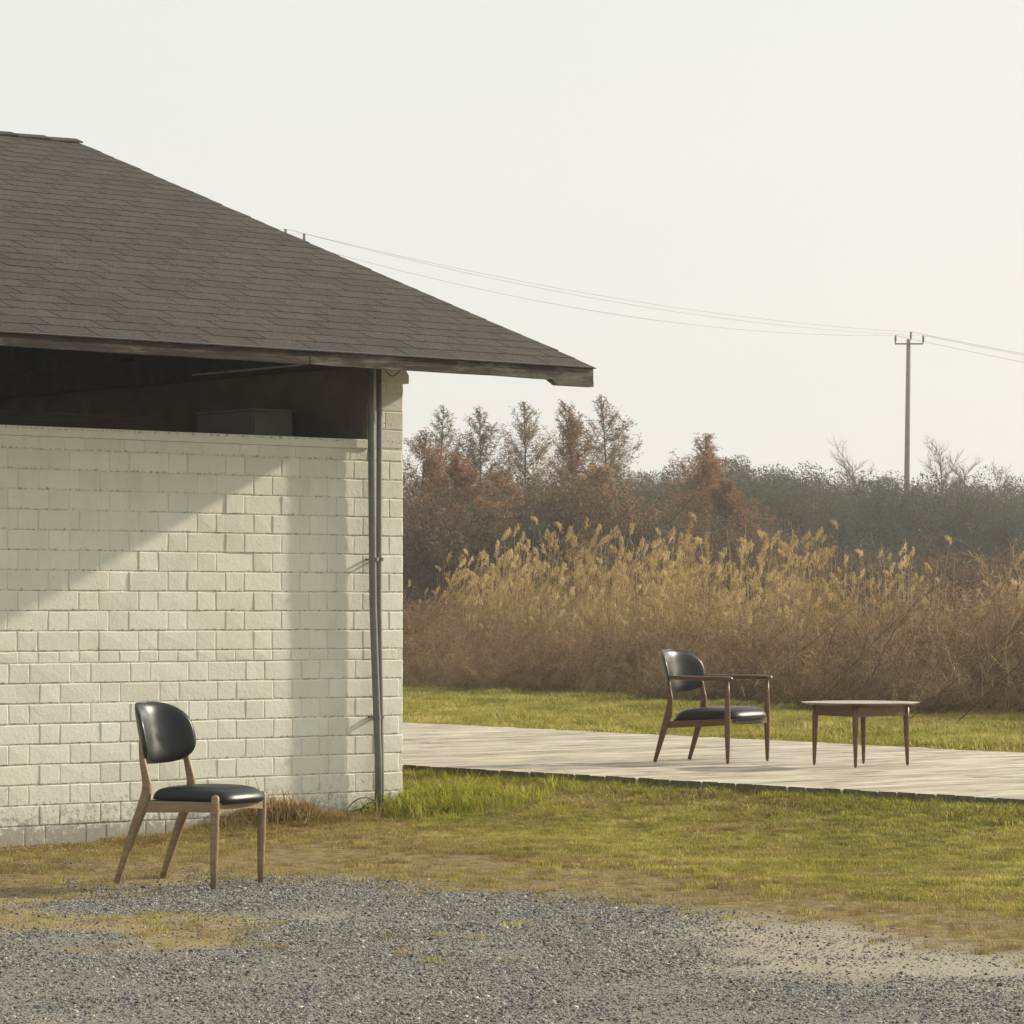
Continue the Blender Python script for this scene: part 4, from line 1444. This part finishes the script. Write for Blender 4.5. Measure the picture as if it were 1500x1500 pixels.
M['scrub_leaf'] = leafy('dry_scrub_leaf', [(.25, (.10, .055, .024)), (.5, (.23, .140, .062)), (.75, (.46, .33, .165))], .40, .6, .7, geoscale=5)
M['reed'] = leafy('dry_reed', [(.25, (.28, .19, .08)), (.5, (.48, .36, .165)), (.78, (.76, .62, .36))], .45, .55, .6, geoscale=4)
brs = [(bramble_clump(k, (.15, .25, .9, 1.1, .9, .2)[k], (1.5, 1.8, 2.0, 2.2, 1.6, 1.2)[k]), None) for k in range(6)] + [(bramble_clump(k, .35, 1.1, .5, 15, 3, 1, True), None) for k in (6, 7)]
def band_points(n, d0, d1, x0=-9, x1=16):
    x = rng.uniform(x0, x1, n); d = rng.uniform(d0, d1, n)
    return x, d
n = 1250
x, d = band_points(n, 0, 13)
w = (fbm(x, 0 * x, 1.2, 101) - .5) * 2.4
y = scrub_front(x) + d + np.where(d < 3, w, 0)
keep = (np.abs(x) < .165 * y + 2.0) & (y > 30)
x, y, d = x[keep], y[keep], d[keep]; n = len(x)
right = smooth(2.0, 4.0, x)
pick = np.where(rng.random(n) < .15 + .8 * right, rng.integers(2, 5, n), rng.choice([0, 1, 5], n))
pxs = 750 + x / y * FPX
tpy = np.interp(pxs, [400, 592, 700, 900, 1100, 1300, 1500, 1700], [900, 892, 925, 935, 905, 868, 852, 850])
tz = CAMH + (898 - tpy) / FPX * y
pick = np.where((d < 4.5) & (rng.random(n) < .30), rng.integers(6, 8, n), pick)
nom = np.array([1.35, 1.6, 1.8, 2.0, 1.45, 1.1, 1.3, 1.3])[pick]
hs = tz / nom * (.50 + .50 * smooth(-1, 5, d) + .0) * rng.uniform(.72, 1.12, n) * (.85 + .35 * fbm(x, y, 1.6, 105))
hs = np.clip(hs, .45, 1.5)
scatter('thicket', np.stack([x, y, ground_h(x, y) - .03], 1), np.stack([rng.normal(0, .08, n), rng.normal(0, .08, n), rng.normal(0, .5, n)], 1), np.stack([hs * 1.05, hs * 1.05, hs], 1), brs, pick,
        'brown tangled thicket of bare brambles and dry stems behind the lawn')
print('thicket', n)

def reed_clump(k, nr=17, h=2.5, rad=.55):
    r = np.random.default_rng(500 + k)
    P0, P1, R0, R1 = [], [], [], []
    C, U, W, SU, SW = [], [], [], [], []
    for i in range(nr):
        a = r.random() * 6.283; q = rad * math.sqrt(r.random())
        p = np.array([q * math.cos(a), q * math.sin(a), 0.0])
        d = np.array([r.normal(-.02, .07), r.normal(0, .07), 1.0]); L = h * r.uniform(.50, 1.08)
        n_ = 4
        for j in range(n_):
            q2 = p + d / np.linalg.norm(d) * L / n_
            P0.append(p); P1.append(q2); R0.append(.0060 - j * .0008); R1.append(.0052 - j * .0008)
            for t_ in range(3):                       # strap leaves
                b0 = p + (q2 - p) * r.random(); az = r.random() * 6.283
                dd = np.array([math.cos(az), math.sin(az), r.uniform(-.5, .9)]); dd /= np.linalg.norm(dd)
                C.append(b0 + dd * .10); U.append(dd); ww = np.cross(dd, [0, 0, 1.]); ww /= np.linalg.norm(ww) + 1e-6
                W.append(ww); SU.append(.11); SW.append(.006)
            p = q2; d = d + np.array([r.normal(0, .05), r.normal(0, .05), 0])
        if r.random() < .42:                           # plume, nodding
            side = np.array([r.choice([1, 1, -1]) * r.uniform(.08, .42), r.normal(0, .15), .9]); side /= np.linalg.norm(side)
            pl = r.uniform(.22, .38); m_ = 44
            for t_ in range(m_):
                f = t_ / m_; env = math.sin(math.pi * min(1, f * .9 + .12)) ** .8
                c = p + side * pl * (f - .15) + np.array([.0, 0, -.16 * f * f]) + r.normal(0, .019 * env + .004, 3) + np.array([.022 * env, 0, -.03 * env])
                dd = side + r.normal(0, .35, 3); dd /= np.linalg.norm(dd)
                C.append(c); U.append(dd); ww = np.cross(dd, r.normal(0, 1, 3)); ww /= np.linalg.norm(ww) + 1e-6
                W.append(ww); SU.append(.034 * env + .010); SW.append(.0075)
    w = segs(P0, P1, R0, R1, 3)
    l = cards(np.array(C), np.array(U), np.array(W), np.array(SU), np.array(SW))
    V, F = cat_vf([w, l])
    return mesh_np('reed', V, F)
rds = [(reed_clump(k), M['reed']) for k in range(6)]
n = 980
x, d = band_points(n, 4.5, 16, -9, 17)
y = scrub_front(x) + d
a = x / y
# reeds stand thickest left of centre and thin out to the right
dens = .95 * smooth(-.034, .0, a) * (1 - .72 * smooth(.05, .11, a)) + .35 * smooth(-.034, -.05, a) + .12
dens = dens * (.5 + .9 * fbm(x, y, 2.5, 111))
keep = (np.abs(x) < .165 * y + 2.0) & (rng.random(n) < dens)
x, y, d, a = x[keep], y[keep], d[keep], a[keep]; n = len(x)
tpy = np.interp(750 + a * FPX, [400, 592, 650, 700, 800, 950, 1020, 1100, 1200, 1300, 1400, 1500, 1700], [850, 862, 845, 806, 778, 772, 778, 792, 778, 800, 815, 818, 820])
tz = CAMH + (898 - tpy) / FPX * y
sc = tz / 2.62 * (.60 + .40 * smooth(3.5, 13, d)) * (.74 + .32 * rng.random(n) ** 1.6)
scatter('reed_bed', np.stack([x, y, ground_h(x, y) - .02], 1), np.stack([0 * x, rng.normal(.03, .05, n), rng.normal(0, .5, n)], 1), sc, rds, rng.integers(0, 6, n),
        'dry golden reeds with feathery plumes rising behind the thicket')
print('reeds', n)

# leaning bare saplings on the near side of the thicket
def limb_tree(name, base, H, lean, seed, mat, spread=.5, nbr=16, r0=.03, depth=3, up=.55, start=.25, curve=.045, rmin=.004, flat=False):
    """bare branching tree; returns trunk, crown V/F"""
    r = np.random.default_rng(seed)
    P0, P1, R0, R1 = [], [], [], []
    TP0, TP1, TR0, TR1 = [], [], [], []
    p = np.zeros(3); n_ = 9
    d = np.array([lean, r.normal(0, .03), 1.0]); d /= np.linalg.norm(d)
    L = H / max(.3, d[2])
    nodes = []
    for j in range(n_):
        q = p + d * L / n_
        TP0.append(p); TP1.append(q); TR0.append(r0 * (1 - j / n_) + rmin); TR1.append(r0 * (1 - (j + 1) / n_) + rmin)
        nodes.append((p, q, j / n_))
        p = q; d = d + np.array([r.normal(0, curve) + lean * .03, r.normal(0, .04), .01]); d /= np.linalg.norm(d)
    def grow(b0, dr, ln, rad, lev):
        n2 = 3 if lev > 0 else 2
        pp = b0; dd = dr
        for j in range(n2):
            qq = pp + dd * ln / n2
            P0.append(pp); P1.append(qq); R0.append(rad * (1 - .7 * j / n2)); R1.append(rad * (1 - .7 * (j + 1) / n2))
            if lev > 0:
                for t_ in range(3 if lev > 1 else 3):
                    d2 = dd + r.normal(0, .55, 3) + np.array([0, 0, .15]); d2 /= np.linalg.norm(d2)
                    grow(pp + (qq - pp) * r.random(), d2, ln * r.uniform(.35, .6), rad * .5, lev - 1)
            pp = qq; dd = dd + r.normal(0, .12, 3) + np.array([0, 0, .08]); dd /= np.linalg.norm(dd)
    for i in range(nbr):
        t_ = start + (1 - start) * (i + r.random()) / nbr
        k = min(n_ - 1, int(t_ * n_)); a_, b_, _ = nodes[k]
        b0 = a_ + (b_ - a_) * (t_ * n_ - k)
        az = r.random() * 6.283
        dr = np.array([math.cos(az) + lean * .6, math.sin(az), up + r.uniform(0, .7)]); dr /= np.linalg.norm(dr)
        grow(b0, dr, H * spread * ((.75 - .35 * t_) if flat else (1.08 - t_)) * r.uniform(.5, 1.0), max(rmin, r0 * .42 * (1.1 - t_)), depth - 1)
    return segs(TP0, TP1, TR0, TR1, 6), segs(P0, P1, R0, R1, 3)

def put_tree(name, base, vf_trunk, vf_crown, mats, label, cat, group):
    root = empty(name, base, 0)
    tag(root, label, cat, group)
    link('trunk', mesh_np('trunk', *vf_trunk), mats[0], root)
    link('crown', mesh_np('crown', *vf_crown), mats[1], root)
    return root

sap = [(1062, 1048, .95, 1.35, 'sapling leaning right in front of the thicket, just behind the armchair'),
       (1172, 1052, 1.05, 1.5, 'sapling leaning right, its foot behind the left edge of the round table'),
       (1232, 1056, .75, 1.7, 'sapling leaning right from behind the middle of the round table'),
       (1322, 1058, 1.15, 1.5, 'sapling leaning right from the thicket just right of the round table'),
       (1178, 1044, -.42, 1.0, 'short dark sapling leaning left, against the lean of its neighbours'),
       (1392, 1062, 1.1, 1.5, 'rightmost leaning sapling, at the right edge of the thicket'),
       (948, 1038, .6, 1.2, 'slender sapling leaning right beside the armchair back')]
for i, (px_, py_, ln, H, lab) in enumerate(sap):
    b0 = gp(px_, py_, .155)
    b0.z = float(ground_h(b0.x, b0.y)) - .02
    t_, c_ = limb_tree('s', b0, H, ln, 700 + i, None, .40, 18, .0035, 3, .35, .15, curve=.08, rmin=.003)
    put_tree('leaning_sapling', b0, t_, c_, (M['twig_dark'], M['twig']), lab, 'sapling', 'bare saplings leaning over the thicket edge')

# --- conical trees with rust foliage (deciduous conifers) behind the reeds
M['rust'] = leafy('rust_needles', [(.25, (.155, .076, .032)), (.5, (.30, .155, .065)), (.78, (.47, .30, .15))], .42, .65, .5, geoscale=2.0)
M['tan'] = leafy('tan_needles', [(.25, (.12, .085, .04)), (.5, (.22, .16, .07)), (.78, (.36, .27, .13))], .42, .65, .5, geoscale=2.0)
def cypress(H, wid, seed, fol=1.0, bare_top=.25, start=.12, side=.5, nbr=95):
    r = np.random.default_rng(seed)
    n_ = 12; TP = [np.zeros(3)]
    d = np.array([r.normal(0, .012), r.normal(0, .012), 1.])
    for j in range(n_):
        TP.append(TP[-1] + d / np.linalg.norm(d) * H / n_); d = d + np.array([r.normal(0, .02), r.normal(0, .02), 0])
    TP = np.array(TP); rr = np.linspace(.085, .008, n_ + 1) * H / 8
    tr = segs(TP[:-1], TP[1:], rr[:-1], rr[1:], 7)
    P0, P1, R0, R1 = [], [], [], []; C = []; K = []
    for i in range(nbr):
        t_ = start + (1 - start) * ((i + r.random()) / nbr) ** .9
        k = min(n_ - 1, int(t_ * n_)); b0 = TP[k] + (TP[k + 1] - TP[k]) * (t_ * n_ - k)
        az = r.random() * 6.283
        prof = (1 - t_) ** .85 * (1 if t_ > .3 else .6 + t_ * 1.3)
        L = 2.25 * wid * (prof + .035) * r.uniform(.6, 1.15)
        up = .55 + .35 * t_ + r.uniform(-.15, .25)
        dr = np.array([math.cos(az), math.sin(az), up]); dr /= np.linalg.norm(dr)
        n2 = 4; p = b0; rad = max(.006, .022 * (1 - t_) * H / 8)
        for j in range(n2):
            q = p + dr * L * 1.15 / n2
            P0.append(p); P1.append(q); R0.append(rad * (1 - .8 * j / n2)); R1.append(rad * (1 - .8 * (j + 1) / n2))
            for m_ in range(6):
                b1 = p + (q - p) * r.random()
                d2 = dr * .7 + r.normal(0, .55, 3) + np.array([0, 0, .1]); d2 /= np.linalg.norm(d2)
                l2 = L * r.uniform(.18, .42)
                P0.append(b1); P1.append(b1 + d2 * l2); R0.append(.0055); R1.append(.0025)
                # needles hang thickest on the lower crown and the sunny side
                w = (min(fol, 1.2) * .8 + .25) * (1 - .9 * smooth(1 - bare_top * .7 - .12, 1.0, t_)) * (.45 + side * max(0, math.cos(az)) + .25 * r.random())
                m2 = r.poisson(max(0, w) * 8.5)
                for _ in range(m2):
                    C.append(b1 + d2 * l2 * r.uniform(.2, 1.1) + r.normal(0, .05, 3))
            p = q; dr = dr + np.array([0, 0, .10]) + r.normal(0, .06, 3); dr /= np.linalg.norm(dr)
    br = segs(P0, P1, R0, R1, 3)
    C = np.array(C) if len(C) else np.zeros((1, 3))
    U = rand_dirs(len(C), r); U[:, 2] = np.abs(U[:, 2]) * .5; U /= np.linalg.norm(U, axis=1, keepdims=True)
    W = np.cross(U, rand_dirs(len(C), r)); W /= np.linalg.norm(W, axis=1, keepdims=True)
    lf = cards(C, U, W, r.uniform(.03, .085, len(C)), r.uniform(.007, .018, len(C)))
    return tr, br, lf
conif = [  # px, top py, distance, half width, foliage, bare top, colour, label
    (612, 632, 96, 1.15, .9, .20, 'rust', 'rusty conical tree partly hidden by the shed corner'),
    (644, 596, 104, 1.25, .55, .45, 'tan', 'tall thinning tree, first clear of the shed corner'),
    (672, 668, 92, 1.0, 1.3, .05, 'rust', 'low bushy rust-red tree in front of the leftmost tall ones'),
    (712, 598, 100, 1.3, .75, .35, 'tan', 'tall brown tree, second from the shed in the row of tall ones'),
    (742, 690, 90, 1.0, 1.3, .05, 'rust', 'low rust-red tree below the gap between two tall brown ones'),
    (774, 590, 102, 1.35, .75, .35, 'tan', 'tall brown tree with feathery top in the middle of the left row'),
    (816, 628, 106, 1.0, .12, .7, 'tan', 'nearly bare tree between the middle brown tree and the rust-sided one'),
    (849, 588, 98, 1.05, .9, .12, 'rust', 'slim tall tree with rust-red needles on its right side'),
    (872, 684, 88, 1.15, 1.5, .05, 'rust', 'broad low rust-red tree below the two tallest tips'),
    (899, 582, 100, 1.35, .45, .25, 'tan', 'tallest conical tree, see-through crown with dark straight trunk'),
    (1018, 638, 99, 1.30, 1.1, .22, 'rust', 'lone conical tree with dark left side, right of the other tall trees'),
    (1052, 704, 94, 1.1, 1.6, .05, 'rust', 'low rust-red tree leaning against the lone conical one'),
    (700, 735, 86, 1.0, 1.3, .05, 'rust', 'small rust-red tree low down in front of the second tall brown one'),
    (815, 722, 87, 1.0, 1.3, .05, 'rust', 'small rust-red tree low down right of the middle brown one'),
]
for i, (px_, py_, Y, hw_, fol, bt, colr, lab) in enumerate(conif):
    top = at(px_, py_, Y); H = top.z - .15
    base = Vector((top.x, Y, .12))
    tr, br, lf = cypress(H, hw_, 900 + i, fol, bt)
    root = empty('conical_tree', base); tag(root, lab, 'tree', 'conical trees behind the reeds')
    link('trunk', mesh_np('trunk', *tr), M['twig_dark'], root)
    cr = link('crown', mesh_np('crown', *lf), M[colr], root)
    link('branches', mesh_np('branches', *br), M['twig_dark'], cr)

# --- bare trees over the far wood
bare = [(1266, 676, 148, 'small bare tree standing up out of the far wood, left of the utility pole'),
        (1386, 668, 146, 'largest bare tree above the far wood, right of the utility pole'),
        (1421, 690, 150, 'slim bare tree just right of the largest bare one'),
        (1468, 704, 149, 'low spreading bare tree nearest the right edge of the far wood'),
        (1190, 745, 110, 'pale bare tree in front of the dark far wood, left of the small bare one')]
for i, (px_, py_, Y, lab) in enumerate(bare):
    top = at(px_, py_, Y); H = top.z - .1
    t_, c_ = limb_tree('b', None, H * .97, 0.0, 820 + i, None, .42, 26, .07, 3, .95, .5, rmin=.016, flat=True)
    c_ = (c_[0], c_[1])
    put_tree('bare_tree', Vector((top.x, Y, .12)), t_, c_, (M['twig_dark'], M['twig_dark']), lab, 'tree', 'bare trees above the far wood')

# --- evergreen wood
def bush(k, leaf=900, big=.22, r0=1.0):
    r = np.random.default_rng(1500 + k)
    lobes = [(r.normal(0, .45, 3) * np.array([1, 1, .7]) + np.array([0, 0, .2]), r.uniform(.35, .62)) for _ in range(7)]
    C = []
    for c, rad in lobes:
        v = rand_dirs(leaf // 7, r); C.append(c + v * rad * r.uniform(.72, 1.05, (len(v), 1)))
    C = np.concatenate(C) * r0
    U = rand_dirs(len(C), r); W = np.cross(U, rand_dirs(len(C), r)); W /= np.linalg.norm(W, axis=1, keepdims=True)
    l = cards(C, U, W, r.uniform(.3, 1, len(C)) * big * .45, r.uniform(.3, 1, len(C)) * big * .22)
    P0 = np.zeros((14, 3)); P0[:, 2] = -.9
    P1 = np.stack([r.normal(0, .5, 14), r.normal(0, .5, 14), r.uniform(.1, .8, 14)], 1) * r0
    w = segs(P0, P1, np.full(14, .03), np.full(14, .008), 4)
    return mesh_np('bush', *cat_vf([l, w]))
M['evergreen'] = leafy('evergreen_leaf', [(.25, (.036, .045, .026)), (.5, (.072, .084, .050)), (.8, (.15, .16, .092))], .25, .7, .35, spec=.15, geoscale=1.2)
M['underbrush'] = leafy('brown_underbrush', [(.25, (.050, .036, .021)), (.5, (.115, .075, .040)), (.8, (.22, .14, .072))], .3, .65, .5, geoscale=1.5)
bushes = [(bush(k, 3600, .09), M['evergreen']) for k in range(5)]
profx = [560, 900, 940, 1000, 1080, 1130, 1200, 1250, 1300, 1340, 1400, 1450, 1500, 1560, 1900]
profy = [760, 720, 702, 706, 700, 708, 716, 724, 724, 736, 724, 730, 736, 740, 745]
P = []; S_ = []
for k in range(900):
    px_ = rng.uniform(520, 1750) if k % 5 else rng.uniform(-400, 520)
    Y = rng.uniform(118, 158)
    topy = np.interp(px_, profx, profy) + rng.normal(0, 5)
    topz = at(px_, topy, Y).z
    lvl = rng.random() ** .6
    s = rng.uniform(1.1, 1.9)
    zc = .6 + (topz - s * .85 - .6) * lvl
    if k % 2 == 0: zc = topz - s * .85 + rng.normal(0, .15)
    P.append((at(px_, 800, Y).x, Y, max(.4, zc))); S_.append(s)
P = np.array(P); S_ = np.array(S_); n = len(P)
scatter('far_wood', P, np.stack([0 * S_, 0 * S_, rng.random(n) * 6.283], 1), S_, bushes, rng.integers(0, 5, n), 'hazy grey-green evergreen wood along the skyline')
ub_ = [(bush(k + 20, 1300, .13), M['underbrush']) for k in range(5)] + [(bush(k + 30, 1300, .15), M['evergreen']) for k in range(1)]
P = []; S_ = []
for k in range(420):
    px_ = rng.uniform(540, 1120) if k % 3 else rng.uniform(1100, 1650)
    Y = rng.uniform(80, 112)
    topy = np.interp(px_, [540, 640, 700, 800, 900, 980, 1080, 1200, 1700], [690, 705, 715, 700, 715, 760, 765, 790, 800]) + abs(rng.normal(0, 14))
    topz = at(px_, topy, Y).z
    s = rng.uniform(.8, 1.4)
    zc = .5 + (topz - s * .85 - .5) * rng.random() ** .7
    P.append((at(px_, 800, Y).x, Y, max(.3, zc))); S_.append(s)
P = np.array(P); S_ = np.array(S_); n = len(P)
scatter('underbrush', P, np.stack([0 * S_, 0 * S_, rng.random(n) * 6.283], 1), S_, ub_, rng.integers(0, 6, n), 'dark brown undergrowth massed under and between the conical trees')

# ------------------------------------------------------------------ utility poles and lines
def pole(px_top, py_top, Y, H0, lean, label, arm_half, pins, pin_h=.55):
    top = at(px_top, py_top, Y)
    Ht = top.z
    root = empty('utility_pole', Vector((top.x - lean * Ht, Y, 0)))
    tag(root, label, 'pole', 'utility poles')
    link('shaft', pydata('shaft', *tube([(0, 0, -.3), (lean * Ht * .5, 0, Ht * .5), (lean * Ht, 0, Ht)], [.165, .135, .098], 14), True), M['concrete'], root)
    x0 = lean * Ht
    V, F = box_vf(x0 - arm_half, x0 + arm_half, -.15, -.10, Ht - .26, Ht - .19)
    link('crossarm', pydata('crossarm', V, F), M['insulator'], root)
    tips = []
    for dx_p, zt in pins:
        zb_ = Ht - .19 if abs(dx_p) > .1 else Ht - .02
        pts = [(x0 + dx_p, -.125, zb_), (x0 + dx_p + .01, -.125, zb_ + .10), (x0 + dx_p + .01, -.125, zb_ + zt * .35), (x0 + dx_p + .02, -.125, zb_ + zt)]
        link('insulator', pydata('insulator', *tube(pts, [.03, .04, .055, .05], 8), True), M['insulator'], root)
        tips.append(Vector((top.x + dx_p + .02, Y - .125, zb_ + zt)))
    return root, tips
main_pole, tipsA = pole(1331, 497, 160, 14, .0155, 'tall grey utility pole with a short crossarm standing above the far wood', .66, [(-.64, .36), (.08, .36), (.66, .36)])
near_pole, tipsB = pole(414, 352, 124, 14, .004, 'utility pole behind the shed roof, only its insulators showing over the slope', .70, [(-.5, .38), (.10, .42), (.78, .42)])
b0 = at(1313, 712, 160)
st = empty('post_stub', Vector((b0.x, 160, 0)))
tag(st, 'short dark post top poking out of the far wood beside the utility pole', 'post')
link('post', pydata('post', *tube([(0, 0, 0), (0, 0, b0.z)], [.11, .09], 8), True), M['concrete'], st)
link('post_cap', pydata('post_cap', *tube([(0, 0, b0.z), (0, 0, b0.z + .05)], [.12, .05], 8), True), M['concrete'], st)
def wire(name, a, b_, sag, label, rad=.0085):
    pts = [a.lerp(b_, t_) - Vector((0, 0, sag * 4 * t_ * (1 - t_))) for t_ in np.linspace(0, 1, 40)]
    o = link(name, pydata(name, *tube(pts, rad, 5), True), M['wire'])
    tag(o, label, 'cable', 'overhead power lines')
    return o
rightend = [at(1500 + 900, 640, 172), at(1500 + 910, 645, 172), at(1500 + 890, 665, 172)]
labs = ['lower overhead line sagging from behind the shed roof to the pole', 'topmost overhead line from the shed roof to the pole', 'middle overhead line from the shed roof to the pole']
wire('power_line', tipsB[0], tipsA[0], 1.0, labs[0])
wire('power_line', tipsB[1], tipsA[1], .62, labs[1])
wire('power_line', tipsB[2], tipsA[2], .72, labs[2])
labs2 = ['lower overhead line dropping away right of the pole', 'upper overhead line dropping away right of the pole', 'middle overhead line dropping away right of the pole']
for k in range(3):
    wire('power_line', tipsA[k], rightend[(2, 0, 1)[k]], .55, labs2[k])
for k in range(3):
    wire('power_line', tipsB[k], tipsB[k] + Vector((-62, -30, .5)), 1.6, ['nearest', 'middle', 'farthest'][k] + ' overhead line running left behind the shed roof')

# ------------------------------------------------------------------ haze
V, F = box_vf(-400, 400, -60, 720, -1.4, 18.0)
hz = link('haze', pydata('haze', V, F))
hm = bpy.data.materials.new('haze'); hm.use_nodes = True
nt = hm.node_tree; nt.nodes.clear()
vol = nt.nodes.new('ShaderNodeVolumePrincipled')
vol.inputs['Color'].default_value = (.95, .96, .97, 1)
vol.inputs['Density'].default_value = .0008
vol.inputs['Anisotropy'].default_value = .35
ho = nt.nodes.new('ShaderNodeOutputMaterial')
nt.links.new(vol.outputs[0], ho.inputs['Volume'])
hz.data.materials.append(hm)
tag(hz, 'thin pale morning haze lying over the whole place', kind='stuff')
